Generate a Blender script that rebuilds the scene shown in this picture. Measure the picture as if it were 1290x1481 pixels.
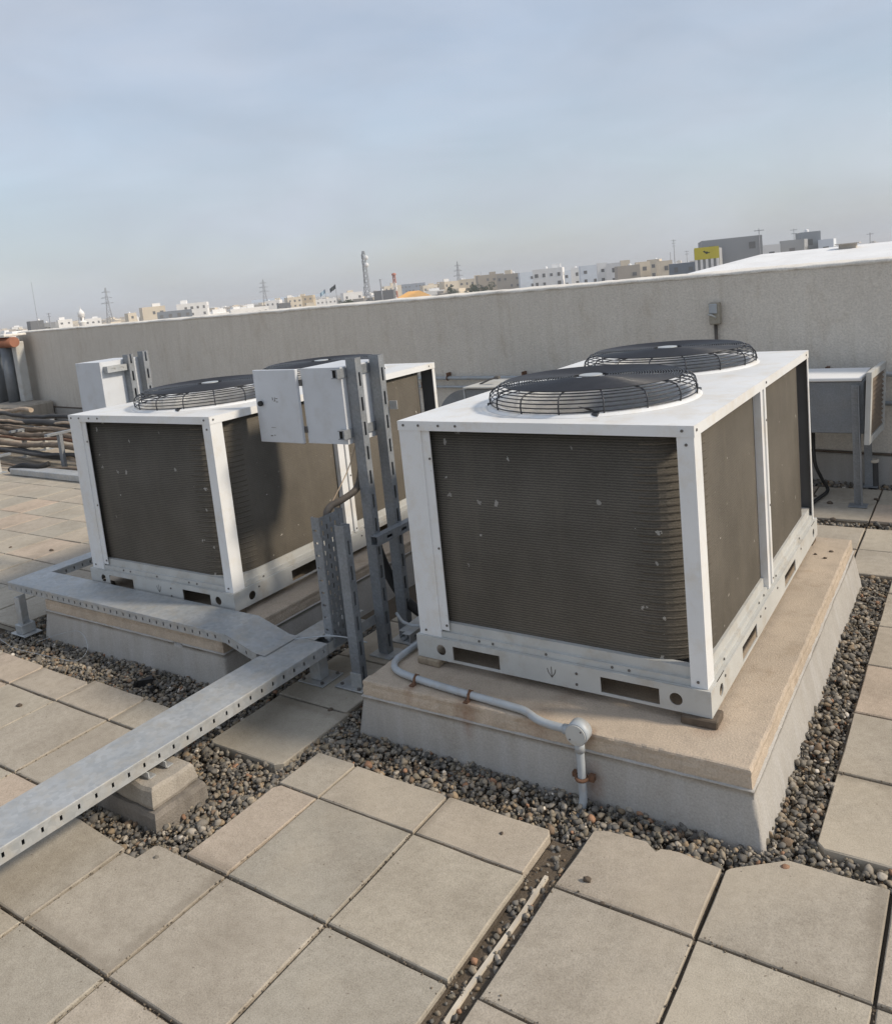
import bpy, bmesh, math, random
import numpy as np
from mathutils import Vector, Matrix, noise

for o in list(bpy.data.objects):
    bpy.data.objects.remove(o)
random.seed(11)
rng = np.random.default_rng(7)
SC = bpy.context.scene
COL = SC.collection
R = math.radians

# ------------------------------------------------------------------ camera
CAM = Vector((1.8718, -2.3935, 1.6863))
pit, rol, yaw = R(-7.9736), R(5.6529), R(34.4146)
fwd = Vector((-math.sin(yaw) * math.cos(pit), math.cos(yaw) * math.cos(pit), math.sin(pit)))
rgt0 = Vector((math.cos(yaw), math.sin(yaw), 0))
dwn0 = fwd.cross(rgt0)
rgt = math.cos(rol) * rgt0 + math.sin(rol) * dwn0
dwn = -math.sin(rol) * rgt0 + math.cos(rol) * dwn0
cd = bpy.data.cameras.new('camera')
cam = bpy.data.objects.new('camera', cd)
COL.objects.link(cam)
m = Matrix((rgt, -dwn, -fwd)).transposed().to_4x4()
m.translation = CAM
cam.matrix_world = m
cd.sensor_fit = 'HORIZONTAL'
cd.sensor_width = 36
cd.lens = 1169.56 / 1290 * 36
cd.shift_y = -(740.5 - 573.15) / 1290
cd.clip_start = 0.05
cd.clip_end = 12000
SC.camera = cam

# ------------------------------------------------------------------ sky, sun, exposure
SUN_DIR = Vector((1.30, 0.40, 1.0)).normalized()
sun_el = math.asin(SUN_DIR.z)
sun_az = math.atan2(SUN_DIR.x, SUN_DIR.y)
W = bpy.data.worlds.new('World')
SC.world = W
W.use_nodes = True
nt = W.node_tree
nt.nodes.clear()
N = nt.nodes.new
out = N('ShaderNodeOutputWorld')
bg = N('ShaderNodeBackground')
sky = N('ShaderNodeTexSky')
sky.sky_type = 'NISHITA'
sky.sun_disc = False
sky.sun_elevation = sun_el
sky.sun_rotation = sun_az
sky.altitude = 600
sky.air_density = 1.3
sky.dust_density = 2.2
sky.ozone_density = 2.0
# thin high veil of cloud over the clear-sky model (uneven, drawn out in soft bands)
tc = N('ShaderNodeTexCoord')
mp = N('ShaderNodeMapping')
mp.inputs['Scale'].default_value = (1.5, 1.5, 4.5)
mp.inputs['Rotation'].default_value = (0.25, 0.1, 0.4)
nz = N('ShaderNodeTexNoise')
nz.inputs['Scale'].default_value = 1.6
nz.inputs['Detail'].default_value = 6
nz.inputs['Roughness'].default_value = 0.55
rp = N('ShaderNodeMapRange')
rp.inputs['From Min'].default_value = 0.3
rp.inputs['From Max'].default_value = 0.75
rp.inputs['To Min'].default_value = 0.55
rp.inputs['To Max'].default_value = 0.98
mx = N('ShaderNodeMix')
mx.data_type = 'RGBA'
mx.inputs['B'].default_value = (3.75, 4.1, 4.75, 1)
nt.links.new(tc.outputs['Generated'], mp.inputs['Vector'])
nt.links.new(mp.outputs['Vector'], nz.inputs['Vector'])
nt.links.new(nz.outputs['Fac'], rp.inputs['Value'])
nt.links.new(rp.outputs['Result'], mx.inputs['Factor'])
nt.links.new(sky.outputs['Color'], mx.inputs['A'])
n2_ = N('ShaderNodeTexNoise')
n2_.inputs['Scale'].default_value = 2.6
n2_.inputs['Detail'].default_value = 7
n2_.inputs['Roughness'].default_value = 0.5
n2_.inputs['Distortion'].default_value = 0.6
nt.links.new(mp.outputs['Vector'], n2_.inputs['Vector'])
r2_ = N('ShaderNodeMapRange')
r2_.inputs['From Min'].default_value = 0.3
r2_.inputs['From Max'].default_value = 0.7
r2_.inputs['To Min'].default_value = 0.93
r2_.inputs['To Max'].default_value = 1.07
nt.links.new(n2_.outputs['Fac'], r2_.inputs['Value'])
sc3 = N('ShaderNodeVectorMath')
sc3.operation = 'SCALE'
nt.links.new(mx.outputs['Result'], sc3.inputs[0])
nt.links.new(r2_.outputs['Result'], sc3.inputs['Scale'])
nt.links.new(sc3.outputs['Vector'], bg.inputs['Color'])
bg.inputs['Strength'].default_value = 0.118
nt.links.new(bg.outputs['Background'], out.inputs['Surface'])

sd = bpy.data.lights.new('sun', 'SUN')
sd.energy = 2.75
sd.angle = R(7.0)
sd.color = (1.0, 0.885, 0.73)
sun = bpy.data.objects.new('sun', sd)
COL.objects.link(sun)
sun.location = (10, 4, 12)
sun.rotation_euler = SUN_DIR.to_track_quat('Z', 'Y').to_euler()

vs = SC.view_settings
vs.view_transform = 'Standard'
vs.look = 'None'
vs.exposure = 0.33
vs.gamma = 1.0
vs.use_curve_mapping = False

# ------------------------------------------------------------------ materials
MATS = {}


class NB:
    def __init__(s, name):
        s.m = bpy.data.materials.new(name)
        s.m.use_nodes = True
        s.t = s.m.node_tree
        s.b = s.t.nodes['Principled BSDF']
        s.out = s.t.nodes['Material Output']
        MATS[name] = s.m

    def n(s, typ, **kw):
        x = s.t.nodes.new(typ)
        for k, v in kw.items():
            if k.startswith('_'):
                setattr(x, k[1:], v)
            else:
                x.inputs[k.replace('__', ' ')].default_value = v
        return x

    def l(s, a, b):
        s.t.links.new(a, b)

    def co(s, kind='Object', scale=(1, 1, 1)):
        c = s.n('ShaderNodeTexCoord')
        mpn = s.n('ShaderNodeMapping')
        mpn.inputs['Scale'].default_value = scale
        if kind == 'World':
            g = s.n('ShaderNodeNewGeometry')
            s.l(g.outputs['Position'], mpn.inputs['Vector'])
        else:
            s.l(c.outputs[kind], mpn.inputs['Vector'])
        return mpn.outputs['Vector']

    def noise(s, vec, scale, detail=4, rough=0.55):
        x = s.n('ShaderNodeTexNoise', Scale=scale, Detail=detail, Roughness=rough)
        s.l(vec, x.inputs['Vector'])
        return x.outputs['Fac']

    def ramp(s, fac, stops):
        r = s.n('ShaderNodeValToRGB')
        e = r.color_ramp.elements
        while len(e) < len(stops):
            e.new(0.5)
        for i, (p, c) in enumerate(stops):
            e[i].position = p
            e[i].color = c if len(c) == 4 else (*c, 1)
        s.l(fac, r.inputs['Fac'])
        return r.outputs['Color']

    def mix(s, a, b, fac, mode='MIX'):
        x = s.n('ShaderNodeMix', _data_type='RGBA', _blend_type=mode)
        for sock, v in (('A', a), ('B', b), ('Factor', fac)):
            if isinstance(v, (int, float)):
                x.inputs[sock].default_value = v
            elif isinstance(v, tuple):
                x.inputs[sock].default_value = (*v, 1) if len(v) == 3 else v
            else:
                s.l(v, x.inputs[sock])
        return x.outputs['Result']

    def bump(s, h, strength=0.3, dist=0.01):
        x = s.n('ShaderNodeBump', Strength=strength, Distance=dist)
        s.l(h, x.inputs['Height'])
        s.l(x.outputs['Normal'], s.b.inputs['Normal'])

    def color(s, c):
        if isinstance(c, tuple):
            s.b.inputs['Base Color'].default_value = (*c, 1)
        else:
            s.l(c, s.b.inputs['Base Color'])

    def set(s, **kw):
        for k, v in kw.items():
            s.b.inputs[k.replace('__', ' ')].default_value = v


def mat_paver():
    b = NB('paver')
    v = b.co('World')
    oi = b.n('ShaderNodeObjectInfo')
    tint = b.ramp(oi.outputs['Random'], [(0, (0.46, 0.40, 0.325)), (0.3, (0.375, 0.345, 0.29)), (0.6, (0.45, 0.405, 0.33)), (0.8, (0.40, 0.36, 0.30)), (1, (0.50, 0.40, 0.315))])
    big = b.noise(v, 3.2, 5, 0.6)
    c = b.mix(tint, (0.25, 0.215, 0.17), b.ramp(big, [(0.42, (0, 0, 0)), (0.75, (0.55, 0.55, 0.55))]))
    fine = b.noise(v, 260, 3, 0.7)
    c = b.mix(c, b.ramp(fine, [(0.3, (0.42, 0.40, 0.38)), (0.5, (1, 1, 1)), (0.72, (1.5, 1.48, 1.42))]), 0.42, 'MULTIPLY')
    mid = b.noise(v, 26, 5, 0.65)
    c = b.mix(c, b.ramp(mid, [(0.32, (0.80, 0.78, 0.75)), (0.6, (1.06, 1.05, 1.04))]), 0.55, 'MULTIPLY')
    spot = b.noise(v, 70, 2, 0.5)
    c = b.mix(c, (0.16, 0.13, 0.10), b.ramp(spot, [(0.70, (0, 0, 0)), (0.76, (0.7, 0.7, 0.7))]))
    # dusty stains with their own shape
    st = b.noise(v, 1.1, 4, 0.6)
    c = b.mix(c, (0.50, 0.43, 0.33), b.ramp(st, [(0.52, (0, 0, 0)), (0.7, (0.45, 0.45, 0.45))]))
    # grime worked in from the joints
    oc = b.co('Object')
    sp = b.n('ShaderNodeSeparateXYZ')
    b.l(oc, sp.inputs['Vector'])
    a1 = b.n('ShaderNodeMath', _operation='ABSOLUTE')
    a2 = b.n('ShaderNodeMath', _operation='ABSOLUTE')
    b.l(sp.outputs['X'], a1.inputs[0])
    b.l(sp.outputs['Y'], a2.inputs[0])
    mxx = b.n('ShaderNodeMath', _operation='MAXIMUM')
    b.l(a1.outputs['Value'], mxx.inputs[0])
    b.l(a2.outputs['Value'], mxx.inputs[1])
    en = b.noise(v, 14, 4, 0.65)
    ad = b.n('ShaderNodeMath', _operation='MULTIPLY_ADD')
    b.l(en, ad.inputs[0])
    ad.inputs[1].default_value = 0.075
    b.l(mxx.outputs['Value'], ad.inputs[2])
    c = b.mix(c, (0.17, 0.14, 0.105), b.ramp(ad.outputs['Value'], [(0.228, (0, 0, 0)), (0.252, (0.34, 0.34, 0.34))]))
    b.color(c)
    b.set(Roughness=0.9)
    b.b.inputs['Specular IOR Level'].default_value = 0.25
    b.bump(fine, 0.35, 0.004)


def mat_simple(name, col, rough=0.5, metal=0.0, var=0.12, scale=8, fine=0, bump=0.0, dirt=None, dirt_amt=0.5, dirt_scale=5, stretch=(1, 1, 1), coords='Object', spec=None):
    b = NB(name)
    v = b.co(coords, stretch)
    n1 = b.noise(v, scale, 5, 0.6)
    lo = tuple(x * (1 - var) for x in col)
    hi = tuple(min(1, x * (1 + var)) for x in col)
    c = b.ramp(n1, [(0.3, lo), (0.7, hi)])
    if dirt:
        n2 = b.noise(v, dirt_scale, 6, 0.65)
        c = b.mix(c, dirt, b.ramp(n2, [(0.5, (0, 0, 0)), (0.72, (dirt_amt,) * 3)]))
    if fine:
        n3 = b.noise(v, fine, 3, 0.6)
        c = b.mix(c, b.ramp(n3, [(0.3, (0.72, 0.72, 0.72)), (0.7, (1.2, 1.2, 1.2))]), 0.6, 'MULTIPLY')
        if bump:
            b.bump(n3, bump, 0.004)
    b.color(c)
    b.set(Roughness=rough, Metallic=metal)
    if spec is not None:
        b.b.inputs['Specular IOR Level'].default_value = spec
    rr = b.ramp(n1, [(0.3, (max(0, rough - 0.08),) * 3), (0.7, (min(1, rough + 0.1),) * 3)])
    b.l(rr, b.b.inputs['Roughness'])
    return b


def mat_coil():
    b = NB('coil')
    v = b.co('Object')
    w = b.n('ShaderNodeTexWave', _wave_type='BANDS', _bands_direction='Z', _wave_profile='SIN', Scale=34.0, Distortion=2.2, Detail=3, Detail__Scale=2.5)
    b.l(v, w.inputs['Vector'])
    big = b.noise(v, 4, 5, 0.6)
    c = b.ramp(big, [(0.3, (0.090, 0.080, 0.065)), (0.7, (0.126, 0.112, 0.092))])
    # the rows of fins show on the short face only; the long faces carry upright fins
    gn = b.n('ShaderNodeNewGeometry')
    sx = b.n('ShaderNodeSeparateXYZ')
    b.l(gn.outputs['True Normal'], sx.inputs['Vector'])
    ab = b.n('ShaderNodeMath', _operation='ABSOLUTE')
    b.l(sx.outputs['X'], ab.inputs[0])
    rows = b.ramp(ab.outputs['Value'], [(0.2, (0.85, 0.85, 0.85)), (0.98, (0.18, 0.18, 0.18))])
    c = b.mix(c, b.ramp(w.outputs['Fac'], [(0.2, (0.66, 0.65, 0.64)), (0.8, (1.25, 1.24, 1.22))]), rows, 'MULTIPLY')
    # fin grain: fine speckle
    g = b.noise(b.co('Object', (1, 1, 2.5)), 210, 2, 0.6)
    c = b.mix(c, b.ramp(g, [(0.3, (0.72, 0.72, 0.72)), (0.7, (1.3, 1.3, 1.3))]), 0.6, 'MULTIPLY')
    # streaks of dust
    s2 = b.noise(b.co('Object', (6, 6, 0.7)), 3, 4, 0.6)
    c = b.mix(c, (0.15, 0.13, 0.10), b.ramp(s2, [(0.52, (0, 0, 0)), (0.75, (0.35, 0.35, 0.35))]))
    # bent-fin and lint spots
    vo = b.n('ShaderNodeTexVoronoi', _feature='F1', Scale=15.0, Randomness=1.0)
    vv = b.n('ShaderNodeVectorMath', _operation='ADD')
    wob = b.n('ShaderNodeTexNoise', Scale=70.0, Detail=3.0)
    b.l(v, wob.inputs['Vector'])
    sc_ = b.n('ShaderNodeVectorMath', _operation='SCALE')
    sc_.inputs['Scale'].default_value = 0.03
    b.l(wob.outputs['Color'], sc_.inputs[0])
    b.l(v, vv.inputs[0])
    b.l(sc_.outputs['Vector'], vv.inputs[1])
    b.l(vv.outputs['Vector'], vo.inputs['Vector'])
    sep = b.n('ShaderNodeSeparateColor')
    b.l(vo.outputs['Color'], sep.inputs['Color'])
    # spot radius differs per cell, most cells have none
    rad = b.n('ShaderNodeMapRange')
    rad.inputs['From Min'].default_value = 0.45
    rad.inputs['From Max'].default_value = 1.0
    rad.inputs['To Min'].default_value = 0.0
    rad.inputs['To Max'].default_value = 0.17
    b.l(sep.outputs['Red'], rad.inputs['Value'])
    lt = b.n('ShaderNodeMath', _operation='LESS_THAN')
    b.l(vo.outputs['Distance'], lt.inputs[0])
    b.l(rad.outputs['Result'], lt.inputs[1])
    dim = b.n('ShaderNodeMath', _operation='MULTIPLY')
    b.l(lt.outputs['Value'], dim.inputs[0])
    b.l(b.ramp(sep.outputs['Green'], [(0.1, (0.06, 0.06, 0.06)), (0.6, (0.25, 0.25, 0.25)), (1.0, (0.85, 0.85, 0.85))]), dim.inputs[1])
    c = b.mix(c, (0.50, 0.47, 0.42), dim.outputs['Value'])
    b.color(c)
    b.set(Roughness=0.75)
    b.b.inputs['Specular IOR Level'].default_value = 0.2
    b.bump(g, 0.4, 0.004)


def mat_white_paint():
    b = NB('white_paint')
    v = b.co('Object')
    n1 = b.noise(v, 3, 5, 0.6)
    c = b.ramp(n1, [(0.3, (0.70, 0.71, 0.71)), (0.7, (0.78, 0.785, 0.78))])
    # dust lying on the panel
    n2 = b.noise(v, 7, 6, 0.7)
    c = b.mix(c, (0.60, 0.51, 0.37), b.ramp(n2, [(0.48, (0, 0, 0)), (0.76, (0.55, 0.55, 0.55))]))
    n3 = b.noise(v, 90, 3, 0.6)
    c = b.mix(c, (0.25, 0.21, 0.16), b.ramp(n3, [(0.70, (0, 0, 0)), (0.76, (0.6, 0.6, 0.6))]))
    b.color(c)
    b.set(Roughness=0.42)
    b.b.inputs['Specular IOR Level'].default_value = 0.4


def mat_galv():
    b = NB('galvanised')
    v = b.co('Object')
    vo = b.n('ShaderNodeTexVoronoi', _feature='F1', Scale=55.0)
    b.l(v, vo.inputs['Vector'])
    sep = b.n('ShaderNodeSeparateColor')
    b.l(vo.outputs['Color'], sep.inputs['Color'])
    n1 = b.noise(v, 6, 5, 0.65)
    c = b.ramp(n1, [(0.3, (0.36, 0.38, 0.39)), (0.7, (0.50, 0.51, 0.51))])
    c = b.mix(c, b.ramp(sep.outputs['Red'], [(0, (0.84, 0.85, 0.86)), (1, (1.1, 1.1, 1.1))]), 0.7, 'MULTIPLY')
    n2 = b.noise(v, 14, 6, 0.7)
    c = b.mix(c, (0.46, 0.42, 0.35), b.ramp(n2, [(0.45, (0, 0, 0)), (0.7, (0.55, 0.55, 0.55))]))
    b.color(c)
    b.set(Roughness=0.55, Metallic=0.35)
    b.bump(n2, 0.08, 0.003)


def mat_render(name, c0, c1, streak, stain, stain_amt=0.6, bumpy=0.4, fine_scale=160):
    b = NB(name)
    v = b.co('World')
    n1 = b.noise(v, 2.2, 6, 0.62)
    c = b.ramp(n1, [(0.3, c0), (0.7, c1)])
    s1 = b.noise(b.co('World', (9, 9, 0.8)), 2.0, 5, 0.6)
    c = b.mix(c, streak, b.ramp(s1, [(0.48, (0, 0, 0)), (0.75, (0.6, 0.6, 0.6))]))
    s2 = b.noise(b.co('World', (1, 1, 0.5)), 5.0, 6, 0.7)
    c = b.mix(c, stain, b.ramp(s2, [(0.55, (0, 0, 0)), (0.74, (stain_amt,) * 3)]))
    f = b.noise(v, fine_scale, 3, 0.65)
    c = b.mix(c, b.ramp(f, [(0.3, (0.7, 0.69, 0.68)), (0.7, (1.22, 1.21, 1.2))]), 0.5, 'MULTIPLY')
    b.color(c)
    b.set(Roughness=0.92)
    b.b.inputs['Specular IOR Level'].default_value = 0.2
    b.bump(f, bumpy, 0.006)


def add_rust(name, pts):
    """rust run-off stains at given places on a rendered surface"""
    mt = MATS[name]
    t = mt.node_tree
    bs = t.nodes['Principled BSDF']
    src = bs.inputs['Base Color'].links[0].from_socket
    ge = t.nodes.new('ShaderNodeNewGeometry')
    nz2 = t.nodes.new('ShaderNodeTexNoise')
    nz2.inputs['Scale'].default_value = 38
    nz2.inputs['Detail'].default_value = 5
    t.links.new(ge.outputs['Position'], nz2.inputs['Vector'])
    for (x, y, z, r_, amt) in pts:
        sb = t.nodes.new('ShaderNodeVectorMath')
        sb.operation = 'SUBTRACT'
        sb.inputs[1].default_value = (x, y, z)
        t.links.new(ge.outputs['Position'], sb.inputs[0])
        ml = t.nodes.new('ShaderNodeVectorMath')
        ml.operation = 'MULTIPLY'
        ml.inputs[1].default_value = (1.6, 1.0, 0.8)
        t.links.new(sb.outputs['Vector'], ml.inputs[0])
        ln = t.nodes.new('ShaderNodeVectorMath')
        ln.operation = 'LENGTH'
        t.links.new(ml.outputs['Vector'], ln.inputs[0])
        mr = t.nodes.new('ShaderNodeMapRange')
        mr.inputs['From Min'].default_value = 0
        mr.inputs['From Max'].default_value = r_
        mr.inputs['To Min'].default_value = amt * 1.7
        mr.inputs['To Max'].default_value = 0
        t.links.new(ln.outputs['Value'], mr.inputs['Value'])
        mm = t.nodes.new('ShaderNodeMath')
        mm.operation = 'MULTIPLY'
        mm.use_clamp = True
        t.links.new(mr.outputs['Result'], mm.inputs[0])
        t.links.new(nz2.outputs['Fac'], mm.inputs[1])
        mk = t.nodes.new('ShaderNodeMix')
        mk.data_type = 'RGBA'
        mk.inputs['B'].default_value = (0.22, 0.10, 0.045, 1)
        t.links.new(mm.outputs['Value'], mk.inputs['Factor'])
        t.links.new(src, mk.inputs['A'])
        src = mk.outputs['Result']
    t.links.new(src, bs.inputs['Base Color'])


def mat_stones():
    b = NB('stones')
    a = b.n('ShaderNodeAttribute', _attribute_name='stone')
    v = b.co('World')
    f = b.noise(v, 320, 3, 0.6)
    c = b.mix(a.outputs['Color'], b.ramp(f, [(0.3, (0.7, 0.7, 0.7)), (0.7, (1.25, 1.25, 1.25))]), 0.6, 'MULTIPLY')
    b.color(c)
    b.set(Roughness=0.75)
    b.b.inputs['Specular IOR Level'].default_value = 0.3


mat_paver()
mat_coil()
mat_white_paint()
mat_galv()
mat_stones()
mat_simple('strut_steel', (0.245, 0.26, 0.275), 0.55, 0.3, 0.14, 14, fine=90, dirt=(0.30, 0.28, 0.25), dirt_amt=0.35, dirt_scale=11)
mat_simple('post_shade_grey', (0.13, 0.13, 0.13), 0.6, 0, 0.1, 8)  # dark grey that puts shade into the colour of the rear post flange
mat_render('plinth_render', (0.37, 0.35, 0.32), (0.45, 0.43, 0.395), (0.50, 0.49, 0.475), (0.27, 0.23, 0.18), 0.45, 0.25)
mat_render('plinth_cap', (0.44, 0.37, 0.29), (0.55, 0.455, 0.355), (0.38, 0.315, 0.25), (0.28, 0.20, 0.13), 0.5, 0.5)
add_rust('plinth_cap', [(0.33, -0.205, 0.175, 0.10, 0.65), (0.08, -0.19, 0.20, 0.05, 0.6), (0.60, -0.22, 0.19, 0.12, 0.4), (1.12, 0.0, 0.213, 0.10, 0.55), (0.79, -0.2, 0.21, 0.05, 0.8)])
add_rust('plinth_render', [(0.80, -0.22, 0.05, 0.08, 0.65), (0.33, -0.21, 0.14, 0.06, 0.5)])
mat_render('stucco', (0.62, 0.575, 0.505), (0.68, 0.635, 0.56), (0.55, 0.50, 0.42), (0.46, 0.385, 0.29), 0.40, 0.8, 75)
mat_render('coping', (0.72, 0.69, 0.63), (0.80, 0.77, 0.71), (0.62, 0.58, 0.52), (0.40, 0.35, 0.29), 0.6, 0.4, 90)
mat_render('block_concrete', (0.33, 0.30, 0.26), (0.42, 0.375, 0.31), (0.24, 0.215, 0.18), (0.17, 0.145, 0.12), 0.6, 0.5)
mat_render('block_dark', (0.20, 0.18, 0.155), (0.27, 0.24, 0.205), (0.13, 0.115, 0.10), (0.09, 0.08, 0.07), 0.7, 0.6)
mat_render('deck_screed', (0.085, 0.068, 0.05), (0.15, 0.12, 0.09), (0.09, 0.07, 0.05), (0.06, 0.05, 0.04), 0.5, 0.6)
mat_simple('base_paint', (0.50, 0.50, 0.475), 0.55, 0, 0.08, 5, dirt=(0.36, 0.30, 0.22), dirt_amt=0.5, dirt_scale=9, spec=0.3)
mat_simple('box_paint', (0.60, 0.62, 0.645), 0.45, 0, 0.05, 4, dirt=(0.42, 0.40, 0.36), dirt_amt=0.3, dirt_scale=12, spec=0.35)
mat_simple('wire_black', (0.030, 0.032, 0.038), 0.38, 0.0, 0.2, 20)
mat_simple('fan_plastic', (0.022, 0.023, 0.027), 0.5, 0, 0.2, 8, dirt=(0.10, 0.085, 0.065), dirt_amt=0.5)
mat_simple('void_shade_black', (0.015, 0.014, 0.013), 0.9)  # near-black colour used as shade in hollows
mat_simple('black_rubber', (0.022, 0.021, 0.020), 0.7, 0, 0.2, 10)
mat_simple('hose_brown', (0.10, 0.085, 0.07), 0.65, 0, 0.25, 14)
mat_simple('conduit_grey', (0.40, 0.43, 0.45), 0.5, 0.1, 0.1, 10, dirt=(0.36, 0.30, 0.24), dirt_amt=0.55, dirt_scale=22)
mat_simple('rust', (0.15, 0.078, 0.045), 0.9, 0, 0.4, 60)
mat_simple('foot_block', (0.11, 0.085, 0.062), 0.9, 0, 0.3, 40)
mat_simple('foot_wood', (0.30, 0.24, 0.17), 0.9, 0, 0.3, 40)
mat_simple('screw_metal', (0.16, 0.15, 0.14), 0.5, 0.5, 0.2, 30)
mat_simple('duct_grey', (0.20, 0.215, 0.23), 0.6, 0.1, 0.12, 9, fine=120, dirt=(0.28, 0.26, 0.23), dirt_amt=0.3)
mat_simple('pipe_insulation', (0.19, 0.145, 0.105), 0.85, 0, 0.35, 7, fine=60)
mat_simple('pipe_dark', (0.055, 0.052, 0.05), 0.7, 0, 0.3, 9)
mat_simple('pipe_tan', (0.42, 0.33, 0.24), 0.8, 0, 0.25, 8, dirt=(0.30, 0.15, 0.08), dirt_amt=0.5)
mat_simple('terracotta', (0.30, 0.13, 0.08), 0.8, 0, 0.2, 6)
mat_simple('switch_paint', (0.34, 0.31, 0.25), 0.6, 0, 0.15, 30, dirt=(0.2, 0.16, 0.11), dirt_amt=0.6, dirt_scale=20)
mat_simple('pale_bar', (0.55, 0.49, 0.40), 0.85, 0, 0.15, 12, dirt=(0.22, 0.17, 0.12), dirt_amt=0.6)
mat_simple('ground_earth', (0.30, 0.25, 0.19), 0.95, 0, 0.2, 0.02, coords='World')
mat_simple('sheet_white', (0.80, 0.80, 0.79), 0.6, 0, 0.05, 0.4, dirt=(0.62, 0.58, 0.52), dirt_amt=0.35, dirt_scale=0.7)
mat_simple('far_glass', (0.17, 0.17, 0.17), 0.3, 0, 0.1, 1)
mat_simple('lattice_steel', (0.26, 0.27, 0.29), 0.6, 0.2, 0.1, 1)
mat_simple('lattice_red', (0.45, 0.16, 0.10), 0.6, 0, 0.1, 1)
mat_simple('sign_yellow', (0.62, 0.53, 0.06), 0.6, 0, 0.05, 1)
mat_simple('sign_mark', (0.05, 0.06, 0.03), 0.7, 0, 0.05, 1)
mat_simple('flag_dark', (0.03, 0.04, 0.045), 0.8, 0, 0.05, 1)
mat_simple('flag_pale', (0.30, 0.42, 0.52), 0.8, 0, 0.05, 1)
mat_simple('roof_orange', (0.56, 0.34, 0.14), 0.85, 0, 0.1, 0.6)
mat_simple('foliage', (0.045, 0.062, 0.035), 0.9, 0, 0.4, 0.8)
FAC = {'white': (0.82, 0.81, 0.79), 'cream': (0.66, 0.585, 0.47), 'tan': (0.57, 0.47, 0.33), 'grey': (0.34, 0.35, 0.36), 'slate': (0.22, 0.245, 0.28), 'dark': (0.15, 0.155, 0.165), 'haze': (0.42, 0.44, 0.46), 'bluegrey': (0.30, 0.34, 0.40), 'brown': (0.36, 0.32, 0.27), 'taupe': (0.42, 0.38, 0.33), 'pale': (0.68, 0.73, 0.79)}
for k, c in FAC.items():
    mat_simple('facade_' + k, c, 0.9, 0, 0.08, 0.3, dirt=tuple(x * 0.75 for x in c), dirt_amt=0.4, dirt_scale=0.15)


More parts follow.
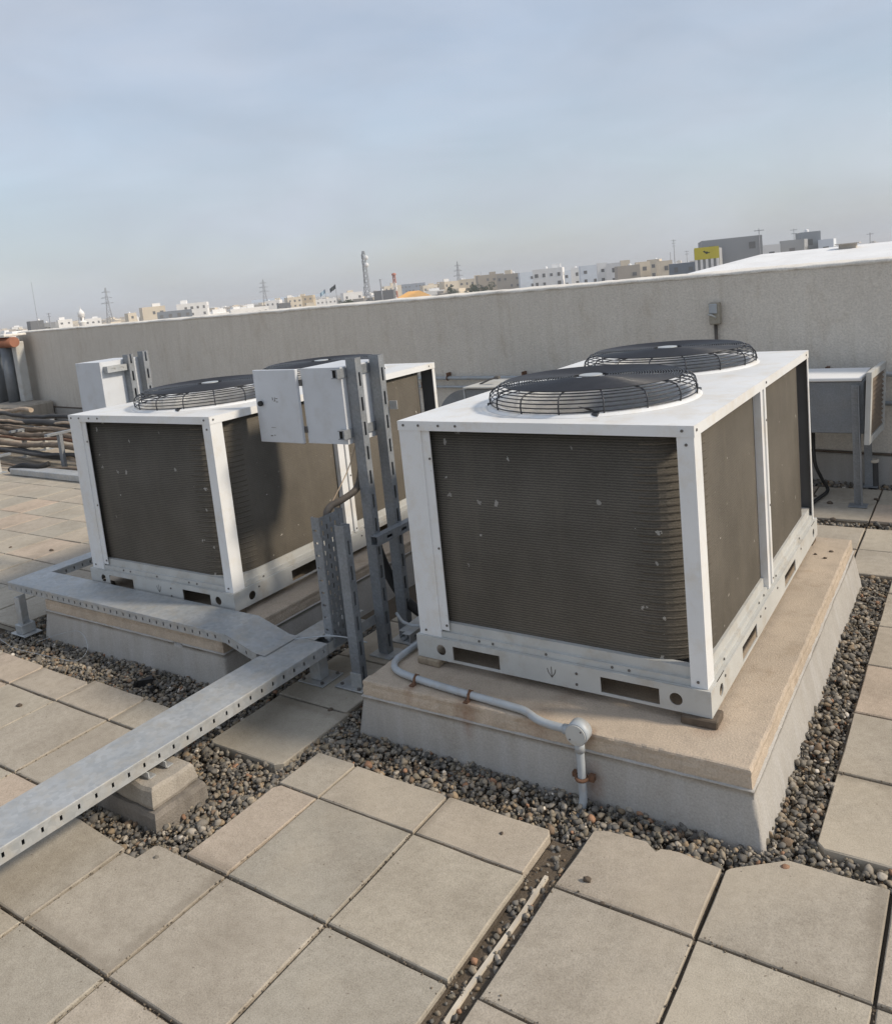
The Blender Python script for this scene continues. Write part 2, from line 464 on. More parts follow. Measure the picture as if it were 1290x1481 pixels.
# ------------------------------------------------------------------ mesh helpers
class MB:
    def __init__(s):
        s.v = []
        s.f = []
        s.sm = []

    def add(s, vs_, fs_, smooth=False):
        o = len(s.v)
        s.v += [tuple(p) for p in vs_]
        s.f += [tuple(i + o for i in f) for f in fs_]
        s.sm += [smooth] * len(fs_)
        return s

    def box(s, x0, x1, y0, y1, z0, z1):
        s.add([(x0, y0, z0), (x1, y0, z0), (x1, y1, z0), (x0, y1, z0), (x0, y0, z1), (x1, y0, z1), (x1, y1, z1), (x0, y1, z1)],
              [(0, 3, 2, 1), (4, 5, 6, 7), (0, 1, 5, 4), (1, 2, 6, 5), (2, 3, 7, 6), (3, 0, 4, 7)])
        return s

    def bbox(s, x0, x1, y0, y1, z0, z1, b):
        """box with chamfered edges"""
        P = []
        for z, ins in ((z0, b), (z0 + b, 0), (z1 - b, 0), (z1, b)):
            a = [(x0 + ins, y0 + ins), (x1 - ins, y0 + ins), (x1 - ins, y1 - ins), (x0 + ins, y1 - ins)]
            if ins == 0:
                a = [(x0 + b, y0), (x1 - b, y0), (x1, y0 + b), (x1, y1 - b), (x1 - b, y1), (x0 + b, y1), (x0, y1 - b), (x0, y0 + b)]
            P.append([(p[0], p[1], z) for p in a])
        V = P[0] + P[1] + P[2] + P[3]
        F = [(3, 2, 1, 0), (20, 21, 22, 23)]
        for i in range(8):
            j = (i + 1) % 8
            F.append((4 + i, 4 + j, 12 + j, 12 + i))
        for k in range(4):
            a = 4 + 2 * k
            F.append((k, (k + 1) % 4, a + 1, a))
            F.append((k, a, 4 + (2 * k - 1) % 8))
            c = 12 + 2 * k
            F.append((20 + k, c, c + 1, 20 + (k + 1) % 4))
            F.append((20 + k, 12 + (2 * k - 1) % 8, c))
        s.add(V, F)
        return s

    def tube(s, path, r, seg=8, closed=False, caps=True, smooth=True):
        P = [Vector(p) for p in path]
        n = len(P)
        rr = r if isinstance(r, (list, tuple)) else [r] * n
        V = []
        up = None
        for i in range(n):
            if closed:
                t = (P[(i + 1) % n] - P[i - 1]).normalized()
            else:
                t = (P[min(i + 1, n - 1)] - P[max(i - 1, 0)]).normalized()
            if up is None:
                up = Vector((0, 0, 1)) if abs(t.z) < 0.9 else Vector((1, 0, 0))
            a = t.cross(up)
            if a.length < 1e-6:
                a = t.orthogonal()
            a.normalize()
            b_ = a.cross(t).normalized()
            up = b_
            for k in range(seg):
                q = 2 * math.pi * k / seg
                V.append(P[i] + (a * math.cos(q) + b_ * math.sin(q)) * rr[i])
        F = []
        for i in range(n if closed else n - 1):
            j = (i + 1) % n
            for k in range(seg):
                l = (k + 1) % seg
                F.append((i * seg + k, j * seg + k, j * seg + l, i * seg + l))
        s.add(V, F, smooth)
        if caps and not closed:
            o = len(s.v) - n * seg
            s.f.append(tuple(o + k for k in range(seg)))
            s.f.append(tuple(o + (n - 1) * seg + k for k in reversed(range(seg))))
            s.sm += [False, False]
        return s

    def cyl(s, c, r, h, seg=20, axis=2, smooth=True):
        c = Vector(c)
        d = Vector((0, 0, 0))
        d[axis] = h
        return s.tube([c, c + d], r, seg, smooth=smooth)

    def lathe(s, prof, c=(0, 0, 0), seg=48, smooth=True):
        V = []
        for r, z in prof:
            for k in range(seg):
                a = 2 * math.pi * k / seg
                V.append((c[0] + r * math.cos(a), c[1] + r * math.sin(a), c[2] + z))
        F = []
        for i in range(len(prof) - 1):
            for k in range(seg):
                l = (k + 1) % seg
                F.append((i * seg + k, i * seg + l, (i + 1) * seg + l, (i + 1) * seg + k))
        s.add(V, F, smooth)
        return s

    def prism(s, poly, z0, z1):
        n = len(poly)
        V = [(p[0], p[1], z0) for p in poly] + [(p[0], p[1], z1) for p in poly]
        F = [tuple(reversed(range(n))), tuple(range(n, 2 * n))]
        for i in range(n):
            j = (i + 1) % n
            F.append((i, j, n + j, n + i))
        s.add(V, F)
        return s

    def xf(s, fn):
        s.v = [tuple(fn(*p)) for p in s.v]
        return s

    def mesh(s, name, mat):
        me = bpy.data.meshes.new(name)
        me.from_pydata(s.v, [], s.f)
        if any(s.sm):
            me.polygons.foreach_set('use_smooth', s.sm)
        me.materials.append(MATS[mat])
        me.update()
        return me

    def build(s, name, mat, parent=None):
        o = bpy.data.objects.new(name, s.mesh(name, mat))
        COL.objects.link(o)
        if parent:
            o.parent = parent
        return o


def tag(o, label=None, cat=None, group=None, kind=None):
    if label:
        o['label'] = label
    if cat:
        o['category'] = cat
    if group:
        o['group'] = group
    if kind:
        o['kind'] = kind
    return o


def empty(name, loc=(0, 0, 0), rz=0, label=None, cat=None, group=None):
    o = bpy.data.objects.new(name, None)
    o.empty_display_size = 0.1
    COL.objects.link(o)
    o.location = loc
    o.rotation_euler = (0, 0, rz)
    return tag(o, label, cat, group)


def copy_tree(o, parent=None):
    c = o.copy()
    COL.objects.link(c)
    c.parent = parent
    for ch in list(o.children):
        copy_tree(ch, c)
    return c


def perf(mb, fn, u0, u1, v0, v1, t, cols):
    """perforated sheet: u,v in plane, w thickness; cols = [(ua, ub, [(va, vb), ...]), ...] slot columns"""
    def bx(a, b, c, d):
        if b - a < 1e-5 or d - c < 1e-5:
            return
        tmp = MB().box(a, b, c, d, 0, t)
        tmp.xf(fn)
        mb.add(tmp.v, tmp.f)
    u = u0
    for ua, ub, slots in cols:
        bx(u, ua, v0, v1)
        v = v0
        for va, vb in slots:
            bx(ua, ub, v, va)
            v = vb
        bx(ua, ub, v, v1)
        u = ub
    bx(u, u1, v0, v1)


def arc(c, r, a0, a1, n, z):
    return [(c[0] + r * math.cos(R(a0 + (a1 - a0) * i / n)), c[1] + r * math.sin(R(a0 + (a1 - a0) * i / n)), z) for i in range(n + 1)]


def smooth_path(pts, n=6):
    """Catmull-Rom through pts"""
    P = [Vector(p) for p in pts]
    P = [P[0] * 2 - P[1]] + P + [P[-1] * 2 - P[-2]]
    o = []
    for i in range(1, len(P) - 2):
        for k in range(n):
            t = k / n
            a, b, c, d = P[i - 1], P[i], P[i + 1], P[i + 2]
            o.append(0.5 * ((2 * b) + (c - a) * t + (2 * a - 5 * b + 4 * c - d) * t * t + (3 * b - a - 3 * c + d) * t ** 3))
    o.append(P[-2])
    return o

# ------------------------------------------------------------------ the setting
GROUND_Z = -12.0
g = MB()
g.lathe([(0.01, 0), (400, 0), (2000, 0), (9000, 0)], (0, 0, GROUND_Z), 64, False)
tag(g.build('ground', 'ground_earth'), kind='structure')

WALL_A = -0.1205


def wall_y(x):
    return 4.01 + WALL_A * x


deck = MB().box(-16, 6.5, -7.0, 6.4, -0.6, -0.05)
deck_o = tag(deck.build('roof_deck', 'deck_screed'), kind='structure')

# --- pavers: each slab its own piece -------------------------------------------------
J = 0.0046        # half joint
tiles = []       # polygons


def rect(x0, x1, y0, y1):
    return [(x0 + J, y0 + J), (x1 - J, y0 + J), (x1 - J, y1 - J), (x0 + J, y1 - J)]


def chip(p, k, a, b):
    """cut corner k of polygon p"""
    n = len(p)
    c, pr, nx = Vector(p[k]), Vector(p[k - 1]), Vector(p[(k + 1) % n])
    q1 = c + (pr - c).normalized() * a
    q2 = c + (nx - c).normalized() * b
    return p[:k] + [tuple(q1), tuple(q2)] + p[k + 1:]


PLN = [(-0.20, 1.34, -0.22, 1.935), (-2.46, -0.94, -0.21, 1.93)]


def hits_plinth(x0, x1, y0, y1):
    return any(x1 > a + 0.005 and x0 < b - 0.005 and y1 > c + 0.005 and y0 < d - 0.005 for a, b, c, d in PLN)


def addt(x0, x1, y0, y1):
    if hits_plinth(x0, x1, y0, y1):
        return
    if y1 > wall_y((x0 + x1) / 2) - 0.10:
        return
    tiles.append(rect(x0, x1, y0, y1))


ys = [-0.618 - 0.403 * k for k in range(0, 15)]
for j in range(len(ys) - 1):
    y1, y0 = ys[j], ys[j + 1]
    for k in range(0, 36):                      # left field up to the gap
        x1 = 0.767 - 0.4 * k
        x0 = x1 - 0.4
        if j == 0 and -0.86 < (x0 + x1) / 2 < -0.03:
            continue
        if j == 1 and -0.87 < (x0 + x1) / 2 < -0.1:
            continue
        addt(x0, x1, y0, y1)
    for k in range(0, 12):                      # right of the gap
        addt(0.849 + 0.4 * k, 1.249 + 0.4 * k, y0, y1)
# cut slabs along the front gravel
tiles.append(chip(rect(-0.226, -0.033, -0.618, -0.405), 2, 0.01, 0.01))
tiles.append(chip(rect(-0.226, -0.033, -1.021, -0.618), 3, 0.02, 0.02))
tiles.append(rect(-0.033, 0.369, -0.618, -0.412))
tiles.append(chip(rect(0.369, 0.758, -0.618, -0.414), 2, 0.018, 0.012))
p = rect(0.849, 1.245, -0.618, -0.350)
tiles.append(p[:2] + [(1.241, -0.352), (1.12, -0.338), (1.07, -0.347), (1.06, -0.365), (1.02, -0.335), (0.90, -0.343), (0.862, -0.358)])
tiles.append([(1.253, -0.614), (1.645, -0.614), (1.645, -0.233), (1.394, -0.234), (1.262, -0.338), (1.253, -0.352)])
for k in range(1, 11):
    tiles.append(rect(1.249 + 0.4 * k, 1.649 + 0.4 * k, -0.618, -0.229))
y0, y1 = ys[2], ys[1]
tiles.append([(-0.429, y0 + J), (-0.037, y0 + J), (-0.037, y1 - J), (-0.356, y1 - J), (-0.365, -1.1), (-0.429, -1.102)])
tiles.append([(-0.829, y0 + J), (-0.437, y0 + J), (-0.437, -1.09), (-0.72, -1.07), (-0.829, -1.09)])
# left of the tray, in front of the second plinth
for k in range(0, 5):
    x1 = -0.833 - 0.4 * k
    tiles.append(chip(rect(x1 - 0.4, x1, -0.618, -0.43 + 0.012 * math.sin(k * 2.1)), 2, 0.012 + 0.012 * (k % 2), 0.02))
# slabs between the plinths
tiles.append(chip(chip(rect(-0.690, -0.288, -0.545, -0.150), 1, 0.03, 0.02), 0, 0.015, 0.02))
for k in range(0, 9):
    y0 = -0.146 + 0.40 * k
    tiles.append(rect(-0.705, -0.312, y0, y0 + 0.396))
# right of the plinth
for k in range(0, 6):
    y0 = -0.152 + 0.393 * k
    y1 = y0 + 0.393
    for i in range(0, 8):
        r_ = rect(1.447 + 0.4 * i, 1.847 + 0.4 * i, y0, min(y1, 2.03))
        if r_[2][1] - r_[0][1] > 0.03:
            if k == 0 and i == 0:
                r_ = chip(r_, 0, 0.02, 0.02)
            tiles.append(r_)
# behind the units
for a, b in ((2.03, 2.40), (2.40, 2.78), (2.93, 3.30), (3.30, 3.655)):
    for k in range(-3, 9):
        x0 = 1.247 + 0.4 * (k - 1)
        if x0 < -0.2:
            continue
        addt(x0, x0 + 0.4, a, b)
for y0 in (2.0, 2.4, 2.8, 3.2, 3.6):
    for k in range(6):
        addt(-0.31 - 0.4 - 0.4 * k, -0.31 - 0.4 * k, y0, y0 + 0.4)
# the wide field on the far side of the second unit
for i in range(0, 33):
    for j in range(-2, 16):
        x1 = -2.72 - 0.39 * i
        y0 = 0.545 + 0.378 * j
        addt(x1 - 0.39, x1, y0, y0 + 0.378)


def project(P):
    d = Vector(P) - CAM
    z = d.dot(fwd)
    if z < 0.1:
        return None
    return 645 + 1169.56 * d.dot(rgt) / z, 573.15 + 1169.56 * d.dot(dwn) / z, z


def slab(poly, mb, z=0.0, tilt=(0, 0), th=0.042):
    """paver: outline with slightly worn arrises"""
    n = len(poly)
    cx = sum(p[0] for p in poly) / n
    cy = sum(p[1] for p in poly) / n
    # subdivide edges a little so that the arris is uneven
    pts = []
    for i in range(n):
        a, b = Vector(poly[i]), Vector(poly[(i + 1) % n])
        L = (b - a).length
        k = max(1, int(L / 0.1))
        nrm = Vector((b - a).normalized().yx)
        nrm.x, nrm.y = nrm.x, -nrm.y
        for q in range(k):
            w = a + (b - a) * q / k
            if q:
                w = w - nrm * random.uniform(-0.0005, 0.002)
            pts.append((w.x, w.y))
    n = len(pts)
    V = []
    for zz, ins in ((-th, 0.0), (-0.0035, 0.0), (0.0, 0.0028)):
        for (x, y) in pts:
            d = Vector((cx - x, cy - y))
            d = d.normalized() * ins * random.uniform(0.7, 1.9)
            hz = zz + z + tilt[0] * (x - cx) + tilt[1] * (y - cy)
            V.append((x + d.x - cx, y + d.y - cy, hz))
    F = [tuple(range(2 * n, 3 * n))]
    for s_ in range(2):
        for i in range(n):
            k = (i + 1) % n
            F.append((s_ * n + i, s_ * n + k, (s_ + 1) * n + k, (s_ + 1) * n + i))
    mb.add(V, F)
    return cx, cy


ranked = []
for poly in tiles:
    cx = sum(p[0] for p in poly) / len(poly)
    cy = sum(p[1] for p in poly) / len(poly)
    pr = None
    for P in [(cx, cy)] + poly:
        q = project((P[0], P[1], 0))
        if q and -5 < q[0] < 1295 and 640 < q[1] < 1490:
            pr = q
            break
    dist = (Vector((cx, cy, 0)) - CAM).length
    ranked.append((0 if pr else 1, dist, poly))
ranked.sort(key=lambda t: (t[0], t[1]))
rest = MB()
fill = MB()
cnt = 0
for vis, dist, poly in ranked:
    tl = (random.uniform(-0.006, 0.006), random.uniform(-0.006, 0.006))
    z = random.uniform(-0.002, 0.002)
    mb = MB()
    cx, cy = slab(poly, mb, z, tl)
    xs_, ys_ = [p_[0] for p_ in poly], [p_[1] for p_ in poly]
    zb_ = -0.0125 - 0.004 * random.random()
    e_ = 0.0075
    if len(poly) == 4:
        fill.add([(min(xs_) - e_, min(ys_) - e_, zb_), (max(xs_) + e_, min(ys_) - e_, zb_), (max(xs_) + e_, max(ys_) + e_, zb_), (min(xs_) - e_, max(ys_) + e_, zb_)], [(0, 1, 2, 3)])
    if vis == 0 and cnt < 290:
        o = mb.build('paver', 'paver', deck_o)
        o.location = (cx, cy, 0)
        cnt += 1
    else:
        mb.xf(lambda x, y, zz: (x + cx, y + cy, zz))
        rest.add(mb.v, mb.f)
tag(rest.build('paver_field', 'paver', deck_o), kind='stuff')
fill.box(0.758, 0.858, -4.5, -0.43, -0.06, -0.0225)
tag(fill.build('joint_sand', 'deck_screed', deck_o), kind='stuff')


# --- gravel --------------------------------------------------------------------------
def ico():
    t = (1 + 5 ** 0.5) / 2
    v = [(-1, t, 0), (1, t, 0), (-1, -t, 0), (1, -t, 0), (0, -1, t), (0, 1, t), (0, -1, -t), (0, 1, -t), (t, 0, -1), (t, 0, 1), (-t, 0, -1), (-t, 0, 1)]
    f = [(0, 11, 5), (0, 5, 1), (0, 1, 7), (0, 7, 10), (0, 10, 11), (1, 5, 9), (5, 11, 4), (11, 10, 2), (10, 7, 6), (7, 1, 8), (3, 9, 4), (3, 4, 2), (3, 2, 6), (3, 6, 8), (3, 8, 9), (4, 9, 5), (2, 4, 11), (6, 2, 10), (8, 6, 7), (9, 8, 1)]
    v = [Vector(p).normalized() for p in v]
    cache = {}
    nf = []

    def mid(a, b):
        k = (min(a, b), max(a, b))
        if k not in cache:
            v.append(((v[a] + v[b]) / 2).normalized())
            cache[k] = len(v) - 1
        return cache[k]
    for a, b, c in f:
        x, y, z = mid(a, b), mid(b, c), mid(c, a)
        nf += [(a, x, z), (b, y, x), (c, z, y), (x, y, z)]
    return np.array([tuple(p) for p in v]), np.array(nf)


IV, IF = ico()
variants = []
for k in range(14):
    vv = IV.copy()
    off = Vector((k * 7.3, k * 3.1, 1.7 * k))
    d = np.array([1 + 0.42 * noise.noise(Vector(p) * 1.1 + off) + 0.14 * noise.noise(Vector(p) * 2.6 + off) for p in IV])
    vv = vv * d[:, None]
    # broken faces: clip by a few planes
    for _ in range(4):
        nn = rng.normal(size=3)
        nn /= np.linalg.norm(nn)
        h = rng.uniform(0.55, 0.85)
        ex = np.maximum(vv @ nn - h, 0)
        vv = vv - ex[:, None] * nn * 0.9
    variants.append(vv * np.array([1.0, rng.uniform(0.65, 0.95), rng.uniform(0.5, 0.8)]))

PAL = np.array([(0.155, 0.138, 0.112), (0.215, 0.19, 0.155), (0.10, 0.093, 0.082), (0.27, 0.225, 0.165), (0.24, 0.18, 0.115), (0.18, 0.125, 0.08), (0.125, 0.115, 0.10), (0.31, 0.275, 0.225), (0.17, 0.145, 0.105), (0.26, 0.145, 0.085), (0.55, 0.50, 0.43)])
PAL = PAL * 1.12 + 0.012
PW = np.array([5, 5, 4.5, 3.2, 2.2, 1.3, 5, 1.6, 3, 0.7, 0.35])
PW = PW / PW.sum()


def rotm(n):
    q = rng.normal(size=(n, 4))
    q[:, 1:3] *= 0.35
    q /= np.linalg.norm(q, axis=1)[:, None]
    w, x, y, z = q.T
    return np.stack([np.stack([1 - 2 * (y * y + z * z), 2 * (x * y - z * w), 2 * (x * z + y * w)], -1),
                     np.stack([2 * (x * y + z * w), 1 - 2 * (x * x + z * z), 2 * (y * z - x * w)], -1),
                     np.stack([2 * (x * z - y * w), 2 * (y * z + x * w), 1 - 2 * (x * x + y * y)], -1)], 1)


def gravel(name, regions, dens, z0, z1, smin=0.007, smax=0.0155, tint=None):
    pos = []
    for (xa, xb, ya, yb) in regions:
        n = int(abs((xb - xa) * (yb - ya)) * dens)
        pos.append(np.stack([rng.uniform(xa, xb, n), rng.uniform(ya, yb, n), rng.uniform(z0, z1, n)], -1))
    pos = np.concatenate(pos)
    n = len(pos)
    size = smin + (smax - smin) * rng.random(n) ** 1.9
    big = rng.random(n) < 0.03
    size[big] *= 1.35
    ang = rotm(n)
    vid = rng.integers(0, len(variants), n)
    VV = np.stack(variants)[vid] * size[:, None, None]
    VV = np.einsum('nij,nkj->nki', ang, VV) + pos[:, None, :]
    nv = VV.shape[1]
    FF = IF[None] + (np.arange(n) * nv)[:, None, None]
    me = bpy.data.meshes.new(name)
    nf = n * len(IF)
    me.vertices.add(n * nv)
    me.vertices.foreach_set('co', VV.reshape(-1).astype(np.float32))
    me.loops.add(nf * 3)
    me.loops.foreach_set('vertex_index', FF.reshape(-1).astype(np.int32))
    me.polygons.add(nf)
    me.polygons.foreach_set('loop_start', np.arange(0, nf * 3, 3, dtype=np.int32))
    me.update(calc_edges=True)
    me.validate()
    c = PAL[rng.choice(len(PAL), n, p=PW)] * rng.uniform(0.75, 1.2, (n, 1))
    if tint is not None:
        c = np.array(tint)[None] * rng.uniform(0.6, 1.5, (n, 1))
    c = np.concatenate([c, np.ones((n, 1))], 1)
    at = me.color_attributes.new('stone', 'FLOAT_COLOR', 'POINT')
    at.data.foreach_set('color', np.repeat(c, nv, axis=0).reshape(-1).astype(np.float32))
    me.polygons.foreach_set('use_smooth', np.ones(nf, dtype=bool))
    me.materials.append(MATS['stones'])
    o = bpy.data.objects.new(name, me)
    COL.objects.link(o)
    return o


GR = [(-0.30, 1.24, -0.415, -0.20), (1.24, 1.45, -0.34, -0.2), (1.32, 1.452, -0.20, 2.03), (1.44, 2.2, -0.235, -0.15),
      (-0.83, -0.225, -1.10, -0.54), (-0.30, -0.19, -0.60, -0.2), (-0.315, -0.185, -0.2, 1.2), (-0.96, -0.70, -0.55, 0.6),
      (-2.75, -0.83, -0.44, -0.19), (-2.74, -2.44, -0.2, 0.3)]
gv = gravel('gravel', GR, 10500, -0.046, -0.010, 0.0045, 0.0155)
tag(gv, 'loose grey and brown gravel filling the strips around the concrete plinths', 'gravel', kind='stuff')
gw = gravel('gravel', [(-2.2, 3.0, 2.78, 2.93), (0.3, 3.0, 3.65, 3.95), (-0.2, 1.4, 1.93, 2.03)], 3200, -0.046, -0.008, 0.009, 0.02)
tag(gw, 'thin strips of gravel between the pavers at the foot of the parapet', 'gravel', kind='stuff')
gg = gravel('gravel', [(0.772, 0.845, -1.6, -0.42)], 2600, -0.024, -0.012, 0.004, 0.0125)
tag(gg, 'scattered pebbles lying in the open joint beside the pale strip', 'gravel', kind='stuff')
jr = [(x - 0.010, x + 0.010, -2.3, -0.62) for x in (-1.633, -1.233, -0.833, -0.433, -0.033, 0.367, 1.249, 1.649)] + [(-2.2, 1.9, y - 0.011, y + 0.011) for y in ys[:5]] + [(1.44, 2.0, -0.152 + 0.393 * k - 0.010, -0.152 + 0.393 * k + 0.010) for k in range(1, 6)] + [(x, x + 0.05, y - 0.03, y + 0.03) for x, y in ((0.36, -1.03), (-0.05, -1.03), (0.74, -0.63), (0.85, -0.62), (1.24, -0.62), (-0.06, -1.43), (0.02, -0.63), (-0.45, -1.42), (0.86, -1.02), (0.735, -1.03))]
cr_ = gravel('joint_dirt', jr, 5200, -0.008, 0.0008, 0.0012, 0.0042, (0.15, 0.122, 0.09))
tag(cr_, 'crumbs of brown dirt spilling from the joints between the pavers', 'dirt', kind='stuff')
# pale strip lying in the open joint
pb = MB()
path = [(0.812 + 0.003 * math.sin(i * 0.8), -0.58 - 0.07 * i, -0.013 + 0.001 * math.sin(i)) for i in range(18)]
for i in range(len(path) - 1):
    (xa, ya, za), (xb, yb, zb_) = path[i], path[i + 1]
    w = 0.0055
    pb.add([(xa - w, ya, za), (xa + w, ya, za), (xb + w, yb, zb_), (xb - w, yb, zb_), (xa - w, ya, za - 0.02), (xa + w, ya, za - 0.02), (xb + w, yb, zb_ - 0.02), (xb - w, yb, zb_ - 0.02)],
           [(0, 1, 2, 3), (0, 3, 7, 4), (1, 5, 6, 2), (0, 4, 5, 1), (3, 2, 6, 7)])
tag(pb.build('joint_strip', 'pale_bar'), 'pale narrow strip lying along the open joint between pavers', 'strip')


# --- plinths -------------------------------------------------------------------------
def plinth(top, bot, ztop, zbot, label, capz=0.062, seed=0):
    """top/bot: corner lists FL, FR, BR, BL"""
    root = empty('concrete_plinth', (0, 0, 0), 0, label, 'plinth', 'concrete plinths under the condenser units')
    cap_h = capz
    # perimeter samples
    def ring(corners, ins, z, amp, sc):
        c = [Vector(p) for p in corners]
        cen = sum(c, Vector((0, 0))) / 4
        pts = []
        for i in range(4):
            a, b = c[i], c[(i + 1) % 4]
            k = KS[i]
            e = (b - a).normalized()
            nrm = Vector((e.y, -e.x))
            for q in range(k):
                t = q / k
                L_ = (b - a).length
                P = a + e * (ins + t * (L_ - 2 * ins))
                d = -nrm * ins
                w = noise.noise(Vector((P.x * sc, P.y * sc, z * sc + seed))) * amp + noise.noise(Vector((P.x * sc * 4, P.y * sc * 4, z * sc * 4 + seed))) * amp * 0.5
                pts.append((P.x + d.x + nrm.x * w, P.y + d.y + nrm.y * w, z + w * 0.5))
        return pts
    KS = [max(4, int((Vector(top[(i + 1) % 4]) - Vector(top[i])).length / 0.018)) for i in (0, 1, 0, 1)]

    def lerp(t):
        return [tuple(Vector(bot[i]) * (1 - t) + Vector(top[i]) * t) for i in range(4)]

    def strip(rings, mb):
        n = len(rings[0])
        V = [p for r_ in rings for p in r_]
        F = []
        for i in range(len(rings) - 1):
            for k in range(n):
                l = (k + 1) % n
                F.append((i * n + k, i * n + l, (i + 1) * n + l, (i + 1) * n + k))
        mb.add(V, F, True)
    zc = ztop - cap_h
    mb = MB()
    H = zc - zbot
    rings = []
    for i in range(9):
        t = i / 8
        rings.append(ring(lerp(t * 0.98), 0, zbot + H * t, 0.0049, 4))
    rings.append(ring(lerp(0.985), -0.006, zc - 0.004, 0.004, 9))
    rings.append(ring(lerp(0.99), -0.006, zc + 0.002, 0.004, 9))
    rings.append(ring(lerp(1), 0.006, zc + 0.004, 0.003, 9))
    strip(rings, mb)
    mb.build('rendered_skirt', 'plinth_render', root)
    mb = MB()
    prof = [(0.001, 0.0), (0.000, 0.012, 0.004), (0.001, 0.028, 0.004), (0.003, cap_h - 0.022, 0.004), (0.0015, cap_h - 0.008, 0.0050), (0.003, cap_h - 0.0015, 0.0052), (0.009, cap_h + 0.0012, 0.0022), (0.022, cap_h + 0.0008, 0.0008), (0.05, cap_h, 0.0)]
    rings = [ring(top, q_[0], zc + q_[1], q_[2] if len(q_) > 2 else 0.003, 26) for q_ in prof]
    strip(rings, mb)
    mb.sm = [False] * len(mb.sm)
    # top plane: fan rows between front and back edges
    n = len(rings[-1])
    last = rings[-1]
    A, B = KS[0], KS[1]
    front = last[0:A + 1]
    right = last[A:A + B + 1]
    back = last[A + B:A + B + A + 1][::-1]
    left = (last[A + B + A:] + [last[0]])[::-1]
    V, F = [], []
    for j in range(B + 1):
        t = j / B
        for i in range(A + 1):
            s_ = i / A
            f_, b_ = Vector(front[i]), Vector(back[i])
            l_, r_ = Vector(left[j]), Vector(right[j])
            P = f_ * (1 - t) + b_ * t + l_ * (1 - s_) + r_ * s_ - (Vector(front[0]) * (1 - s_) * (1 - t) + Vector(front[-1]) * s_ * (1 - t) + Vector(back[0]) * (1 - s_) * t + Vector(back[-1]) * s_ * t)
            if 0 < i < A and 0 < j < B:
                P.z += 0.0007 * noise.noise(Vector((P.x * 5, P.y * 5, seed)))
            V.append(tuple(P))
    for j in range(B):
        for i in range(A):
            a = j * (A + 1) + i
            F.append((a, a + 1, a + A + 2, a + A + 1))
    mb.add(V, F, True)
    cap = mb.build('mortar_cap', 'plinth_cap', root)
    bm = bmesh.new()
    bm.from_mesh(cap.data)
    bmesh.ops.remove_doubles(bm, verts=bm.verts, dist=1e-5)
    bm.to_mesh(cap.data)
    bm.free()
    return root


plinth([(-0.134, -0.222), (1.294, -0.190), (1.287, 1.93), (-0.15, 1.93)], [(-0.189, -0.218), (1.328, -0.215), (1.330, 1.925), (-0.19, 1.925)], 0.213, -0.05,
       'long concrete plinth with sandy mortar cap and grey conduit along its front', 0.062, 1)
plinth([(-2.385, -0.200), (-0.975, -0.185), (-0.965, 1.92), (-2.395, 1.92)], [(-2.425, -0.212), (-0.955, -0.20), (-0.950, 1.92), (-2.43, 1.92)], 0.208, -0.05,
       'grey rendered concrete plinth partly covered by the galvanised cable tray', 0.062, 5)

# --- parapet wall ----------------------------------------------------------------------
wr = math.atan(WALL_A)
par = empty('parapet_wall', (0, 4.01, 0), wr, 'long rough stuccoed parapet wall with whitewashed coping', 'wall')
u0, u1 = -12.95, 8.0
mb = MB()
nu, nz_ = 160, 12
V, F = [], []
for i in range(nu + 1):
    for k in range(nz_ + 1):
        u = u0 + (u1 - u0) * i / nu
        z = -0.05 + 1.585 * k / nz_
        w = 0.010 * noise.noise(Vector((u * 0.8, z * 1.2, 3))) + 0.003 * noise.noise(Vector((u * 5, z * 5, 1)))
        V.append((u, -abs(w) * 0.6, z))
for i in range(nu):
    for k in range(nz_):
        a = i * (nz_ + 1) + k
        F.append((a, a + nz_ + 1, a + nz_ + 2, a + 1))
mb.add(V, F, True)
mb.box(u0, u1, 0.012, 0.26, -0.6, 1.534)
mb.build('stuccoed_face', 'stucco', par)
mb = MB()
prof = [(-0.004, 1.531), (-0.010, 1.534), (-0.012, 1.545), (-0.004, 1.555), (0.05, 1.562), (0.16, 1.568), (0.27, 1.564), (0.29, 1.55), (0.285, 1.52)]
V, F = [], []
nu = 420
for i in range(nu + 1):
    u = u0 - 0.02 + (u1 - u0 + 0.04) * i / nu
    for k, (y, z) in enumerate(prof):
        w = noise.noise(Vector((u * 2.2, k * 0.6, 8)))
        w2 = noise.noise(Vector((u * 9.0, k * 0.9, 4)))
        V.append((u, y - 0.006 * w - 0.005 * w2, z + (0.007 * w + 0.006 * w2 if 0 < k < 8 else (0.016 * w2 - 0.01 * max(0, w) if k == 0 else 0))))
n = len(prof)
for i in range(nu):
    for k in range(n - 1):
        a = i * n + k
        F.append((a, a + n, a + n + 1, a + 1))
mb.add(V, F, True)
mb.build('coping', 'coping', par)
mb = MB()
mb.bbox(-12.9, 8.0, -0.035, -0.004, -0.05, 0.198, 0.008)
mb.build('upstand', 'plinth_render', par)
mb = MB()
mb.box(-12.9, 8.0, -0.041, -0.003, 0.2, 0.212)
mb.build('flashing_bead', 'foot_block', par)


def wl(u, v, z):
    """point given along the wall, off its face, height -> world"""
    return Vector((u * math.cos(wr) - v * math.sin(wr), 4.01 + u * math.sin(wr) + v * math.cos(wr), z))


def wu(x):
    return x / math.cos(wr)


